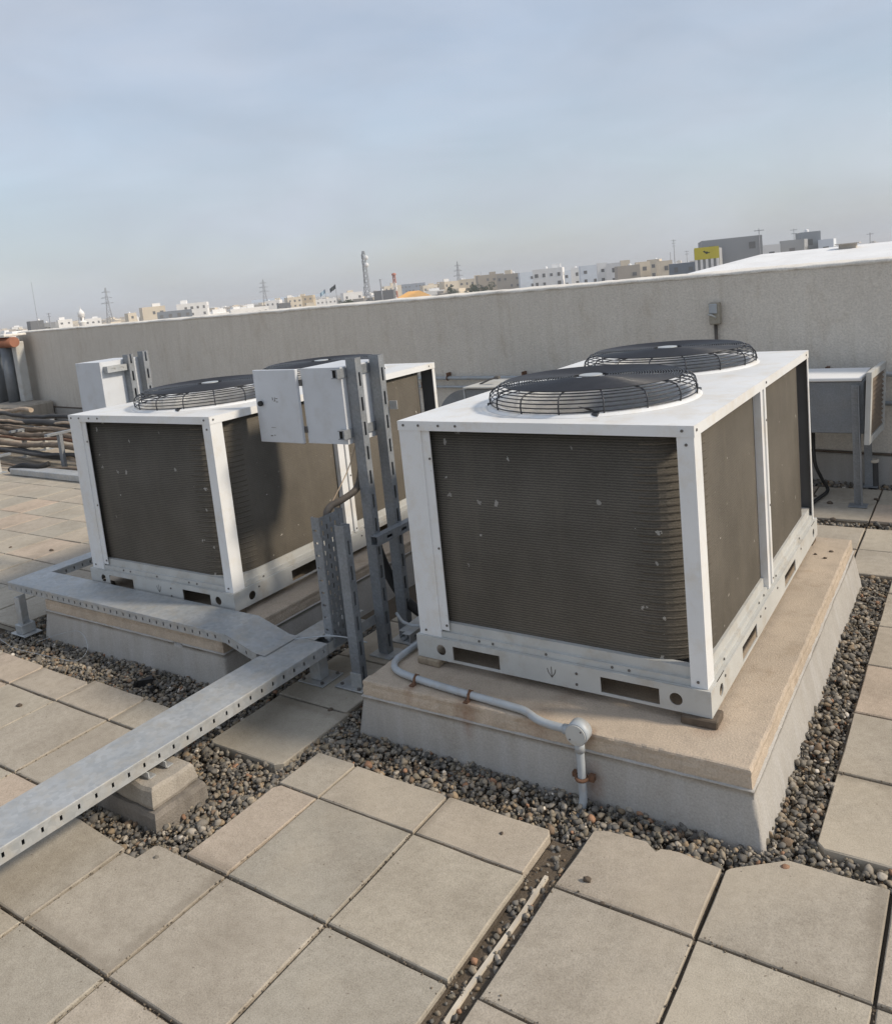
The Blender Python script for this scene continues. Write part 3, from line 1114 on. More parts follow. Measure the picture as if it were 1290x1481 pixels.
# pipes on the wall
def wall_pipe(ua, ub, za, zb_, clips, label, r=0.018):
    root = empty('wall_pipe', wl(ua, -0.05, za), wr, label, 'pipe')
    L = ub - ua
    mb = MB().tube([(0, 0, 0), (L * 0.33, 0, (zb_ - za) * 0.33 - 0.004), (L * 0.66, 0, (zb_ - za) * 0.66 - 0.003), (L, 0, zb_ - za)], r, 10)
    mb.build('tube', 'conduit_grey', root)
    for u in clips:
        t = (u - ua) / L
        z = (zb_ - za) * t
        m2 = MB()
        m2.tube([(u - ua, r * 1.25 * math.cos(a), z + r * 1.25 * math.sin(a)) for a in [k * math.pi / 5 for k in range(10)]], 0.006, 6, True)
        m2.box(u - ua - 0.008, u - ua + 0.008, -0.012, 0.049, z + r, z + r + 0.035)
        m2.build('clip', 'rust', root)
    return root


wall_pipe(wu(-3.3), wu(3.5), 0.735, 0.80, [wu(-2.65), wu(-1.73), wu(0.9)], 'upper grey pipe clipped along the foot of the parapet with rusty clips')
wall_pipe(wu(-3.3), wu(-0.9), 0.65, 0.665, [wu(-3.0)], 'lower grey pipe along the parapet just above the dark duct hood', 0.013)
wall_pipe(wu(1.17), wu(3.5), 0.575, 0.56, [wu(1.2)], 'short grey pipe on the parapet beside the duct louvre', 0.016)

# switch box with conduit
sw = empty('wall_switch_box', wl(wu(0.10), 0, 1.05), wr, 'small weathered switch box on the parapet with conduit below', 'switch box')
mb = MB().bbox(-0.038, 0.045, -0.06, -0.004, 0.115, 0.285, 0.008)
mb.build('housing', 'switch_paint', sw)
mb = MB().bbox(-0.028, 0.035, -0.078, -0.061, 0.20, 0.275, 0.006)
mb.build('cover', 'conduit_grey', sw)
mb = MB().tube([(-0.03, -0.084, 0.195), (0.0, -0.09, 0.19), (0.03, -0.084, 0.17)], 0.007, 8)
mb.build('lever', 'base_paint', sw)
mb = MB().tube([(0.0, -0.025, 0.114), (0.0, -0.025, -0.2), (0.002, -0.025, -0.6)], 0.013, 10)
mb.build('conduit', 'hose_brown', sw)


# ------------------------------------------------------------------ condenser units
UW, UD, UH = 1.1226, 1.8648, 0.944
LID, BH, BO = 0.036, 0.0893, 0.0123
FANS = [(0.585, 0.485), (0.585, 1.390)]
FR_ = 0.355          # fan opening


def plate_hole(mb, x0, x1, y0, y1, c, r, fn, seg=32, depth=0.0):
    """rectangular sheet with a round hole; fn maps (u, v, w) -> xyz; returns nothing"""
    V, F = [], []
    for k in range(seg):
        a = 2 * math.pi * k / seg
        dx, dy = math.cos(a), math.sin(a)
        V.append(fn(c[0] + r * dx, c[1] + r * dy, 0))
    for k in range(seg):
        a = 2 * math.pi * k / seg
        dx, dy = math.cos(a), math.sin(a)
        t = min(((x1 if dx > 0 else x0) - c[0]) / dx if abs(dx) > 1e-9 else 1e9, ((y1 if dy > 0 else y0) - c[1]) / dy if abs(dy) > 1e-9 else 1e9)
        V.append(fn(c[0] + t * dx, c[1] + t * dy, 0))
    cor = {}
    for i, (cx, cy) in enumerate(((x1, y1), (x0, y1), (x0, y0), (x1, y0))):
        cor[i] = len(V)
        V.append(fn(cx, cy, 0))
    if depth:
        o = len(V)
        for k in range(seg):
            a = 2 * math.pi * k / seg
            V.append(fn(c[0] + r * math.cos(a), c[1] + r * math.sin(a), depth))
    ca = [math.atan2(y1 - c[1], x1 - c[0]), math.atan2(y1 - c[1], x0 - c[0]), math.atan2(y0 - c[1], x0 - c[0]) + 2 * math.pi, math.atan2(y0 - c[1], x1 - c[0]) + 2 * math.pi]
    for k in range(seg):
        l = (k + 1) % seg
        a0, a1 = 2 * math.pi * k / seg, 2 * math.pi * (k + 1) / seg
        f = [k, seg + k]
        for i in range(4):
            if a0 + 1e-6 < ca[i] < a1 - 1e-6:
                f.append(cor[i])
        f += [seg + l, l]
        F.append(tuple(f))
        if depth:
            F.append((k, l, o + l, o + k))
    mb.add(V, F)


def rail(mb, L, H, slots, holes, t, fn):
    """base rail along u (0..L), v height, with rectangular slots and round holes"""
    cuts = [(a, b, 's', z0, z1) for a, b, z0, z1 in slots] + [(c - 0.042, c + 0.042, 'h', c, zc, r) for c, zc, r in holes]
    cuts.sort()
    u = 0

    def bx(a, b, c, d):
        if b - a < 1e-5 or d - c < 1e-5:
            return
        tmp = MB().box(a, b, c, d, 0, t)
        tmp.xf(fn)
        mb.add(tmp.v, tmp.f)
    for c in cuts:
        bx(u, c[0], 0, H)
        if c[2] == 's':
            bx(c[0], c[1], 0, c[3])
            bx(c[0], c[1], c[4], H)
        else:
            plate_hole(mb, c[0], c[1], 0, H, (c[3], c[4]), c[5], fn, 20, t)
        u = c[1]
    bx(u, L, 0, H)


def make_unit(label):
    root = empty('condenser_unit', (0, 0, 0), 0, label, 'air conditioner', 'rooftop condenser units')
    # --- base frame
    mb = MB()
    sl = [(0.167, 0.374, 0.010, 0.066), (0.772, 0.978, 0.010, 0.066)]
    ho = [(0.113, 0.042, 0.0215), (1.033, 0.042, 0.0215)]
    LW = UW + 2 * BO
    LD = UD + 2 * BO
    rail(mb, LW, BH, sl, ho, 0.004, lambda u, v, w: (u - BO, -BO + w, v))
    rail(mb, LW, BH, sl, ho, 0.004, lambda u, v, w: (u - BO, UD + BO - w, v))
    sd_ = [(0.386, 0.60, 0.010, 0.066), (1.105, 1.33, 0.010, 0.066)]
    hd = [(0.110, 0.042, 0.0215), (1.78, 0.042, 0.0215)]
    e = 0.0042
    rail(mb, LD - 2 * e, BH, sd_, hd, 0.004, lambda u, v, w: (UW + BO - w, u - BO + e, v))
    rail(mb, LD - 2 * e, BH, sd_, hd, 0.004, lambda u, v, w: (-BO + w, u - BO + e, v))
    # top flange of the channel
    f = 0.045
    mb.box(-BO + e, UW + BO - e, -BO + e, f, BH - 0.003, BH - 0.0005)
    mb.box(-BO + e, UW + BO - e, UD - f, UD + BO - e, BH - 0.003, BH - 0.0005)
    mb.box(-BO + e, f, f, UD - f, BH - 0.003, BH - 0.0005)
    mb.box(UW - f, UW + BO - e, f, UD - f, BH - 0.003, BH - 0.0005)
    bf = mb.build('base_frame', 'base_paint', root)
    m2 = MB().box(0.05, UW - 0.05, 0.05, UD - 0.05, BH - 0.012, BH - 0.006)
    m2.build('floor_pan', 'base_paint', root)
    # stepped sill carrying the coil
    mb = MB()
    for ins, za, zb_ in ((0.004, BH + 0.0005, BH + 0.022), (0.016, BH + 0.022, BH + 0.058)):
        mb.box(ins, UW - ins, ins, ins + 0.03, za, zb_)
        mb.box(UW - ins - 0.03, UW - ins, ins + 0.03, UD - ins, za, zb_)
        mb.box(ins, ins + 0.03, ins + 0.03, UD - ins, za, zb_)
        mb.box(ins + 0.03, UW - ins - 0.03, UD - ins - 0.03, UD - ins, za, zb_)
    mb.build('coil_sill', 'base_paint', root)
    # arrow mark punched on the front rail
    mb = MB()
    ax, az, y = 0.575, 0.045, -BO - 0.0006
    for (xa, za, xb, zb_) in ((0, 0.022, 0, -0.018), (0, -0.018, -0.013, 0.0), (0, -0.018, 0.013, 0.0), (-0.013, 0.0, -0.016, 0.014), (0.013, 0.0, 0.016, 0.014)):
        d = Vector((xb - xa, zb_ - za)).normalized() * 0.0016
        nn = Vector((-d.y, d.x))
        q = [(xa + nn.x, za + nn.y), (xb + nn.x, zb_ + nn.y), (xb - nn.x, zb_ - nn.y), (xa - nn.x, za - nn.y)]
        mb.add([(ax + p[0], y, az + p[1]) for p in q], [(0, 1, 2, 3)])
    mb.build('arrow_mark', 'screw_metal', bf)
    # --- corner and middle posts
    z0, z1 = BH, UH - LID
    t = 0.004
    mb = MB().box(0, 0.10, 0, t, z0, z1).box(0, t, t, 0.055, z0, z1).box(0.10, 0.136, 0.005, 0.009, z0 + 0.03, z1).box(0.0975, 0.1, t, 0.009, z0, z1)
    mb.build('corner_post', 'white_paint', root)
    mb = MB().box(UW - 0.054, UW, 0, t, z0, z1).box(UW - t, UW, t, 0.072, z0, z1).box(UW - 0.054, UW - 0.051, t, 0.036, z0, z1)
    mb.build('corner_post', 'white_paint', root)
    mb = MB().box(UW - t, UW, UD - 0.028, UD, z0, z1)
    cp = mb.build('corner_post', 'white_paint', root)
    MB().box(UW - 0.11, UW - t - 0.0003, UD - t, UD - 0.0003, z0, z1).build('inner_flange', 'post_shade_grey', cp)  # shaded inner side of the post, painted dark
    mb = MB().box(0, 0.1, UD - t, UD, z0, z1).box(0, t, UD - 0.055, UD - t, z0, z1)
    mb.build('corner_post', 'white_paint', root)
    mb = MB()
    for a, b, px in ((0.846, 0.880, 0.003), (0.884, 0.905, -0.006), (0.909, 0.936, 0.003)):
        mb.box(UW - 0.03, UW + px, a, b, z0 + 0.012, z1)
    mb.build('middle_post', 'white_paint', root)
    # side and back sheets
    MB().box(0.006, 0.010, 0.056, UD - 0.056, z0 + 0.06, z1).build('side_panel', 'white_paint', root)
    MB().box(0.1, UW - 0.13, UD - 0.010, UD - 0.006, z0 + 0.06, z1).build('back_panel', 'white_paint', root)
    # --- coil
    rad = 0.16
    cx, cy = UW - 0.026 - rad, 0.034 + rad
    path = [(0.05, 0.034)] + [(0.05 + i * (cx - 0.05) / 10, 0.034) for i in range(1, 10)] + [(cx + rad * math.sin(R(a)), cy - rad * math.cos(R(a))) for a in range(0, 91, 9)]
    path += [(UW - 0.026, cy + (1.70 - cy) * i / 10) for i in range(1, 11)]
    path2 = [(0.05, 0.074)] + [(0.05 + i * (cx - 0.05) / 10, 0.074) for i in range(1, 10)] + [(cx + (rad - 0.04) * math.sin(R(a)), cy - (rad - 0.04) * math.cos(R(a))) for a in range(0, 91, 9)]
    path2 += [(UW - 0.066, cy + (1.70 - cy) * i / 10) for i in range(1, 11)]
    zc0, zc1 = BH + 0.0585, UH - LID - 0.001
    n = len(path)
    V = [(x, y, z) for z in (zc0, zc1) for x, y in path] + [(x, y, z) for z in (zc0, zc1) for x, y in path2]
    F = []
    for i in range(n - 1):
        F.append((i, i + 1, n + i + 1, n + i))
        F.append((2 * n + i + 1, 2 * n + i, 3 * n + i, 3 * n + i + 1))
        F.append((n + i, n + i + 1, 3 * n + i + 1, 3 * n + i))
    F += [(0, n, 3 * n, 2 * n), (n - 1, 3 * n - 1, 4 * n - 1, 2 * n - 1)]
    mb = MB().add(V, F[:], True)
    coil = mb.build('coil', 'coil', root)
    # bare tube rows showing where the coil bends round the corner
    mb = MB()
    pts = [(cx - 0.06 + 0.06 * i / 5, 0.034) for i in range(5)] + [(cx + rad * math.sin(R(a)), cy - rad * math.cos(R(a))) for a in range(0, 91, 10)] + [(UW - 0.026, cy + 0.02 * i) for i in range(1, 4)]
    k = 0
    z = zc0 + 0.014
    while z < zc1 - 0.01:
        mm = len(pts)
        q = []
        start = random.randint(0, 3)
        for i, (x, y) in enumerate(pts[start:]):
            i += start
            # dive under the fins at both ends
            inset = 0.0040 if start + 1 < i < mm - 3 else 0.0095
            dx, dy = (0, 1) if i < 6 else ((cx - x) / rad, (cy - y) / rad) if i < 15 else (-1, 0)
            q.append((x + dx * inset, y + dy * inset, z))
        mb.tube(q, 0.0064, 6, caps=False)
        z += 0.0255
    mb.build('tube_row', 'coil', coil)
    # --- lid
    mb = MB()
    ov = 0.0025
    ymid = UD / 2
    flat = lambda u, v, w: (u, v, UH + w)
    plate_hole(mb, -ov, UW + ov, -ov, ymid, FANS[0], FR_, flat, 64, -0.02)
    plate_hole(mb, -ov, UW + ov, ymid, UD + ov, FANS[1], FR_, flat, 64, -0.02)
    zt = UH
    zl = UH - LID
    mb.box(-ov, UW + ov, -ov, -ov + 0.002, zl, zt - 0.0002)
    mb.box(-ov, UW + ov, UD + ov - 0.002, UD + ov, zl, zt - 0.0002)
    mb.box(-ov, -ov + 0.002, 0, UD, zl, zt - 0.0002)
    mb.box(UW + ov - 0.002, UW + ov, 0, UD, zl, zt - 0.0002)
    lid = mb.build('lid', 'white_paint', root)
    # screws
    mb = MB()

    def screw(p, axis, s=1):
        c = Vector(p)
        d = Vector((0, 0, 0))
        d[axis] = s * 0.003
        mb.tube([c, c + d], 0.0048, 8)
    for x in (0.025, 0.095, 0.185, 0.26, UW - 0.035):
        screw((x, -ov, zt - 0.016), 1, -1)
    for y in (0.02, 0.95, 1.80):
        screw((UW + ov, y, zt - 0.016), 0)
    for zz in (0.14, 0.45, 0.80):
        screw((0.128, 0.005, zz), 1, -1)
        screw((UW + 0.003, 0.925, zz - 0.02), 0)
    screw((UW - 0.025, 0, zt - 0.06), 1, -1)
    for x in (0.03, UW - 0.03):
        screw((x, 0, BH + 0.02), 1, -1)
    for x in (0.27, 0.33, 0.55, 0.80, 0.86):
        screw((x, 0.004, BH + 0.012), 1, -1)
    for x in (0.67, 0.672):
        screw((x, -BO, 0.02 if x < 0.671 else 0.06), 1, -1)
    for y in (0.2, 0.7, 0.78, 1.0, 1.5):
        screw((UW - 0.003, y, BH + 0.012), 0)
        screw((UW + BO, y - 0.05, BH - 0.02), 0)
    tag(mb.build('screws', 'screw_metal', root), kind='stuff')
    # --- fans
    for (fx, fy) in FANS:
        # raised lip and throat
        mb = MB().lathe([(FR_ + 0.055, 0.0005), (FR_ + 0.045, 0.010), (FR_ + 0.012, 0.013), (FR_, 0.004), (FR_ - 0.004, -0.05), (FR_ - 0.004, -0.20)], (fx, fy, UH), 64)
        mb.build('fan_shroud', 'white_paint', root)
        # guard: domed wire basket
        mb = MB()
        Rg = 0.392
        prof = [(Rg, 0.016), (Rg + 0.001, 0.032), (Rg - 0.002, 0.047), (Rg - 0.008, 0.060), (Rg - 0.018, 0.0705), (Rg - 0.031, 0.0785)]
        r_ = Rg - 0.046
        while r_ > 0.07:
            prof.append((r_, 0.0835 + 0.008 * (1 - (r_ / Rg) ** 2)))
            r_ -= 0.0098
        for r_, z in prof:
            sg = 56 if r_ > 0.2 else 36
            mb.tube([(fx + r_ * math.cos(2 * math.pi * i / sg), fy + r_ * math.sin(2 * math.pi * i / sg), UH + z) for i in range(sg)], 0.0024, 4, True)
        for k in range(16):
            a = 2 * math.pi * (k + 0.3) / 16
            q = [(Rg + 0.002, 0.003), (Rg + 0.006, 0.034), (Rg + 0.001, 0.056), (Rg - 0.014, 0.0725), (Rg - 0.045, 0.079), (0.25, 0.083), (0.06, 0.086)]
            mb.tube([(fx + r_ * math.cos(a), fy + r_ * math.sin(a), UH + z) for r_, z in q], 0.0030, 5)
        gd = mb.build('fan_guard', 'wire_black', root)
        MB().cyl((fx, fy, UH + 0.0905), 0.045, 0.005, 24).build('centre_plate', 'conduit_grey', gd)
        for k in range(4):
            a = R(25 + 90 * k)
            m2 = MB().bbox(fx + (Rg + 0.004) * math.cos(a) - 0.012, fx + (Rg + 0.004) * math.cos(a) + 0.012, fy + (Rg + 0.004) * math.sin(a) - 0.012, fy + (Rg + 0.004) * math.sin(a) + 0.012, UH + 0.001, UH + 0.014, 0.003)
            m2.build('guard_clip', 'wire_black', gd)
        # blades and motor
        m3 = MB()
        for k in range(5):
            a0 = 2 * math.pi * k / 5 + 0.3
            V, F = [], []
            for i in range(7):
                r_ = 0.07 + (FR_ - 0.02 - 0.07) * i / 6
                span = 0.42 + 0.50 * i / 6
                for j in range(7):
                    s_ = j / 6
                    a = a0 + span * (s_ - 0.5) + 0.18 * i / 6
                    V.append((fx + r_ * math.cos(a), fy + r_ * math.sin(a), UH - 0.165 + 0.085 * s_ - 0.02 * math.sin(math.pi * s_)))
            for i in range(6):
                for j in range(6):
                    a = i * 7 + j
                    F.append((a, a + 1, a + 8, a + 7))
            m3.add(V, F, True)
        m3.build('fan_blades', 'fan_plastic', root)
        m4 = MB().lathe([(0.001, -0.055), (0.06, -0.057), (0.085, -0.07), (0.085, -0.28), (0.001, -0.285)], (fx, fy, UH), 28)
        for k in range(3):
            a = R(40 + 120 * k)
            m4.tube([(fx + 0.08 * math.cos(a), fy + 0.08 * math.sin(a), UH - 0.15), (fx + 0.35 * math.cos(a), fy + 0.35 * math.sin(a), UH - 0.15)], 0.008, 6)
        m4.build('fan_motor', 'fan_plastic', root)
    # black sheet added inside; its colour stands in for shade in the casing
    MB().box(0.06, UW - 0.08, UD / 2 - 0.004, UD / 2 + 0.004, BH + 0.01, UH - 0.05).build('shade_partition', 'void_shade_black', root)
    return root


u1_ = make_unit('white two-fan condenser unit with dirty brown coil on the sandy-capped plinth')
u2_ = copy_tree(u1_)
u2_['label'] = 'white two-fan condenser unit behind the enclosure with its door open, tray along its front'
u1_.location = (0, 0, 0.2426)
u2_.location = (-2.2412, 0.0205, 0.2389)
u2_.rotation_euler = (0, 0, 0.0093)


# feet of the units (blocks lying on the plinths)
def foot(x, y, z, w, d, h, mat, label, rz=0.0):
    mb = MB().bbox(-w / 2, w / 2, -d / 2, d / 2, 0, h, 0.004)
    mb.xf(lambda a, b, c: (a + 0.003 * noise.noise(Vector((a * 40, b * 40, c * 40))), b + 0.003 * noise.noise(Vector((a * 40, b * 40, c * 40 + 9))), c))
    o = mb.build('packing_block', mat)
    o.location = (x, y, z)
    o.rotation_euler = (0, 0, rz)
    tag(o, label, 'block', 'packing blocks under the condenser units')


zt1 = 0.2135
foot(1.095, 0.012, zt1, 0.115, 0.082, 0.0285, 'foot_block', 'dark stained packing block under the unit corner beside the chipped plinth edge', 0.04)
foot(0.040, 0.010, zt1, 0.105, 0.07, 0.0285, 'foot_wood', 'flat wooden packing block under the unit corner beside the bent conduit', -0.03)
foot(1.08, 1.82, zt1, 0.1, 0.08, 0.0285, 'foot_block', 'dark packing block under the far corner of the unit by the parapet')
foot(0.05, 1.82, zt1, 0.1, 0.08, 0.0285, 'foot_block', 'packing block under the inner far corner of the unit')
for x, y, lab in ((-1.16, 0.05, 'dark packing block under the far unit corner by the sloping tray drop'), (-2.2, 0.04, 'dark packing block under the far unit corner by the tray return leg'), (-1.18, 1.84, 'dark packing block under the far unit corner towards the duct hood'), (-2.22, 1.84, 'dark packing block under the far unit corner towards the pipe rack')):
    foot(x, y, 0.2085, 0.1, 0.08, 0.030, 'foot_block', lab)

# --- conduit with round junction box on the plinth
cr = empty('plinth_conduit', (0, 0, 0), 0, 'grey conduit with round junction box running along the plinth front', 'conduit')
pts = [(-0.02, 0.30, 0.232), (-0.085, 0.10, 0.231), (-0.092, 0.0, 0.231), (-0.085, -0.07, 0.231), (-0.045, -0.122, 0.230), (0.03, -0.146, 0.230), (0.16, -0.160, 0.229), (0.327, -0.172, 0.229), (0.50, -0.182, 0.229), (0.56, -0.190, 0.229), (0.61, -0.212, 0.226), (0.66, -0.222, 0.224), (0.745, -0.228, 0.226)]
MB().tube(smooth_path(pts, 6), 0.0135, 12).build('tube', 'conduit_grey', cr)
jb = MB().tube([(0.775, -0.213, 0.232), (0.775, -0.257, 0.232)], 0.037, 28).build('junction_box', 'conduit_grey', cr)
MB().tube([(0.775, -0.257, 0.232), (0.775, -0.261, 0.232)], 0.034, 28).build('cover', 'base_paint', jb)
for a in (R(40), R(220)):
    MB().tube([(0.775 + 0.026 * math.cos(a), -0.261, 0.232 + 0.026 * math.sin(a)), (0.775 + 0.026 * math.cos(a), -0.263, 0.232 + 0.026 * math.sin(a))], 0.003, 6).build('cover_screw', 'screw_metal', jb)
MB().tube(smooth_path([(0.775, -0.236, 0.20), (0.776, -0.238, 0.13), (0.777, -0.241, 0.05), (0.777, -0.245, 0.0), (0.772, -0.258, -0.035), (0.768, -0.28, -0.055)], 5), 0.0135, 12).build('tube', 'conduit_grey', cr)
MB().tube([(0.775, -0.236, 0.20), (0.7755, -0.2365, 0.165)], 0.0165, 12).build('coupling', 'conduit_grey', cr)
MB().tube([(0.72, -0.2265, 0.2245), (0.745, -0.228, 0.2265)], 0.0165, 12).build('coupling', 'conduit_grey', cr)
for (x, y) in ((0.075, -0.152), (0.327, -0.172)):
    m2 = MB()
    for i in range(7):
        a = math.pi * i / 6
    m2.tube([(x, y - 0.030, 0.216), (x, y - 0.0165, 0.219), (x, y - 0.013, 0.235), (x, y, 0.2445), (x, y + 0.013, 0.235), (x, y + 0.0165, 0.219), (x, y + 0.030, 0.216)], 0.006, 6)
    m2.box(x - 0.009, x + 0.009, y - 0.037, y - 0.014, 0.2135, 0.219).box(x - 0.009, x + 0.009, y + 0.014, y + 0.034, 0.2135, 0.219)
    m2.build('clip', 'rust', cr)
m2 = MB().tube([(0.776 + 0.018 * math.cos(a), -0.2405 + 0.018 * math.sin(a), 0.075) for a in [k * math.pi / 6 for k in range(12)]], 0.006, 6, True)
m2.box(0.797, 0.815, -0.236, -0.217, 0.066, 0.086).box(0.740, 0.755, -0.236, -0.217, 0.068, 0.084)
m2.build('clip', 'rust', cr)


# ------------------------------------------------------------------ cable trays
def tray(root, name, fn, L, w, h, first=0.03, pitch=0.06, slots=True):
    """covered tray: u along, v across (0..w), z height of top at 0, sides with slots"""
    mb = MB()
    t = 0.0022

    def bx(*a):
        q = MB().bbox(*a, 0.0007)
        q.xf(fn)
        mb.add(q.v, q.f)
    bx(0, L, -0.0035, w + 0.0035, -t, 0.0)
    bx(0, L, -0.0035, -0.0012, -0.013, -t - 0.0002)
    bx(0, L, w + 0.0012, w + 0.0035, -0.013, -t - 0.0002)
    c = mb.build('cover', 'galvanised', root)
    mb = MB()
    sl = []
    u = first
    cols = []
    while u < L - 0.02:
        cols.append((u, u + 0.0085, [(-0.034, -0.018)]))
        u += pitch
    perf(mb, lambda a, b, d: fn(a, d - 0.001, b), 0, L, -h, -t - 0.0004, 0.0018, cols)
    perf(mb, lambda a, b, d: fn(a, w - 0.001 + d, b), 0, L, -h, -t - 0.0004, 0.0018, cols)
    bx(0, L, 0.0012, w - 0.0012, -h + 0.0003, -h + 0.002)
    mb.build('slotted_trough', 'galvanised', root)


# main run: x -0.71..-0.512, along y, top at 0.2
tr = empty('cable_tray', (0, 0, 0), 0, 'long galvanised covered cable tray crossing the pavers over the concrete block', 'cable tray')
TH = 0.052
tray(tr, 'main', lambda u, v, z: (-0.512 - v, -3.2 + u, 0.2 + z), 3.195, 0.197, TH, 0.045)
# open far end below the upright tray
mb = MB().box(-0.710, -0.708, 0.0, 0.34, 0.150, 0.196).box(-0.7075, -0.5145, 0.0, 0.34, 0.150, 0.152).box(-0.514, -0.512, 0.0, 0.34, 0.150, 0.196).box(-0.709, -0.59, 0.0, 0.34, 0.1962, 0.1985)
mb.build('open_end', 'galvanised', tr)
mb = MB().bbox(-0.69, -0.54, -0.035, 0.105, 0.0015, 0.0075, 0.002).bbox(-0.645, -0.585, 0.0, 0.06, 0.0077, 0.149, 0.003)
mb.build('support_foot', 'galvanised', tr)
for x, y in ((-0.67, -0.015), (-0.56, -0.015), (-0.67, 0.085), (-0.56, 0.085)):
    MB().cyl((x, y, 0.0076), 0.008, 0.008, 6, smooth=False).build('anchor_bolt', 'screw_metal', tr)
# angle brackets on the concrete block
mb = MB()
for y in (-0.93, -0.86):
    mb.box(-0.68, -0.50, y, y + 0.004, 0.1255, 0.147).box(-0.68, -0.50, y + 0.0042, y + 0.03, 0.1215, 0.1255)
mb.build('angle_bracket', 'galvanised', tr)

# branch run in front of the second unit
bt = empty('branch_cable_tray', (0, 0, 0), 0, 'galvanised branch tray laid along the second plinth with a sloping drop', 'cable tray')
ZB = 0.262
tray(bt, 'branch', lambda u, v, z: (-2.74 + u, -0.205 + v, ZB + z), 1.815, 0.198, 0.045, 0.03, 0.052)
# sloping drop to the main tray
x0, x1, za, zb_ = -0.925, -0.735, ZB, 0.204
mb = MB()
ya, yb = -0.2085, -0.0035
mb.add([(x0, ya, za), (x1, ya, zb_), (x1, yb, zb_), (x0, yb, za), (x0, ya, za - 0.0022), (x1, ya, zb_ - 0.0022), (x1, yb, zb_ - 0.0022), (x0, yb, za - 0.0022)],
       [(0, 1, 2, 3), (7, 6, 5, 4), (0, 4, 5, 1), (2, 6, 7, 3)])
mb.add([(x1, ya, zb_), (-0.68, ya + 0.0, 0.2035), (-0.68, yb, 0.2035), (x1, yb, zb_)], [(0, 1, 2, 3)])
mb.build('drop_cover', 'galvanised', bt)
mb = MB()
sk_ = (zb_ - za) / (x1 - x0)


def drop(a, b, d, y):
    return (x0 + a, y + d, za + sk_ * a + b)


cols = [(0.02 + 0.052 * k, 0.0285 + 0.052 * k, [(-0.034, -0.018)]) for k in range(3)]
perf(mb, lambda a, b, d: drop(a, b, d, -0.2065), 0, x1 - x0, -0.045, -0.0028, 0.0018, cols)
mb.build('drop_side', 'galvanised', bt)
mb = MB()
perf(mb, lambda a, b, d: drop(a, b, d, -0.0085), 0, x1 - x0, -0.045, -0.0028, 0.0018, cols)
mb.build('drop_side', 'galvanised', bt)
# return leg beside the second unit
tray(bt, 'return', lambda u, v, z: (-2.64 - v, -0.0025 + u, ZB - 0.0008 + z), 1.0, 0.10, 0.045, 0.03, 0.052)
mb = MB()
mb.bbox(-2.62, -2.47, -0.30, -0.20, 0.0015, 0.008, 0.002).box(-2.567, -2.562, -0.275, -0.215, 0.0082, ZB - 0.05).box(-2.5618, -2.52, -0.275, -0.270, 0.0082, ZB - 0.05)
mb.bbox(-2.58, -2.51, -0.29, -0.21, 0.0082, 0.06, 0.004)
mb.xf(lambda x, y, z: (x - 0.02, y + 0.015, z))
mb.build('support_leg', 'galvanised', bt)

# concrete block carrying the main tray
blk = empty('concrete_block', (-0.6, -0.88, -0.05), 0, 'rough two-tier concrete block under the long cable tray', 'block')


def rough_box(x0, x1, y0, y1, z0, z1, taper, amp, seed):
    mb = MB()
    n = 12
    V, F = [], []
    rings = []
    def ringp(t, ins, z):
        P = []
        c = [(x0 + ins, y0 + ins), (x1 - ins, y0 + ins), (x1 - ins, y1 - ins), (x0 + ins, y1 - ins)]
        for i in range(4):
            a, b = c[i], c[(i + 1) % 4]
            for k in range(n):
                s_ = k / n
                p_ = Vector((a[0] + (b[0] - a[0]) * s_, a[1] + (b[1] - a[1]) * s_, z))
                w = noise.noise_vector(p_ * 14 + Vector((seed, 0, 0))) * amp
                P.append(tuple(p_ + w))
        return P
    for t in range(7):
        f_ = t / 6
        rings.append(ringp(f_, taper * f_ + (0.006 if t in (0, 6) else 0), z0 + (z1 - z0) * f_))
    rings.append(ringp(1, taper + 0.03, z1 + 0.001))
    m_ = len(rings[0])
    V = [p for r_ in rings for p in r_]
    for i in range(len(rings) - 1):
        for k in range(m_):
            l = (k + 1) % m_
            F.append((i * m_ + k, i * m_ + l, (i + 1) * m_ + l, (i + 1) * m_ + k))
    F.append(tuple(range((len(rings) - 1) * m_, len(rings) * m_)))
    mb.add(V, F, False)
    return mb


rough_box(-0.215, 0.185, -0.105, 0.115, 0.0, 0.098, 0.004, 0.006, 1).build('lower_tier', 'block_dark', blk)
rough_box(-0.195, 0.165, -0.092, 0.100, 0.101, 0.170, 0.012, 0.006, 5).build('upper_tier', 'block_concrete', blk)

# ------------------------------------------------------------------ control stands
def strut(x, y, z0, z1, sx=0.056, sy=0.040, slot_pitch=0.112, slot_len=0.062):
    """slotted channel: plain face to -y, slotted face to +x"""
    mb = MB()
    t = 0.003
    mb.bbox(x - sx / 2, x + sx / 2 - t - 0.0002, y - sy / 2, y - sy / 2 + t, z0, z1, 0.0008)
    mb.bbox(x - sx / 2, x + sx / 2 - t - 0.0002, y + sy / 2 - t, y + sy / 2, z0, z1, 0.0008)
    mb.bbox(x - sx / 2, x - sx / 2 + t, y - sy / 2 + t + 0.0002, y - sy / 2 + 0.012, z0, z1, 0.0008)
    sl = []
    z = z0 + 0.03
    while z < z1 - 0.045:
        sl.append((z, z + slot_len))
        z += slot_pitch
    cy = y
    perf(mb, lambda u, v, w: (x + sx / 2 - t + w, u, v), y - sy / 2, y + sy / 2, z0, z1, t, [(cy - 0.0065, cy + 0.0065, sl)])
    return mb


def enclosure(root_loc, label, box_cat, open_door):
    pass


st = empty('strut_stand', (-0.48, 0.43, 0), 0, 'tall pair of slotted steel uprights standing between the two units', 'stand')


def rel(mb, o):
    l = o.location
    mb.xf(lambda x, y, z: (x - l.x, y - l.y, z - l.z))
    return mb


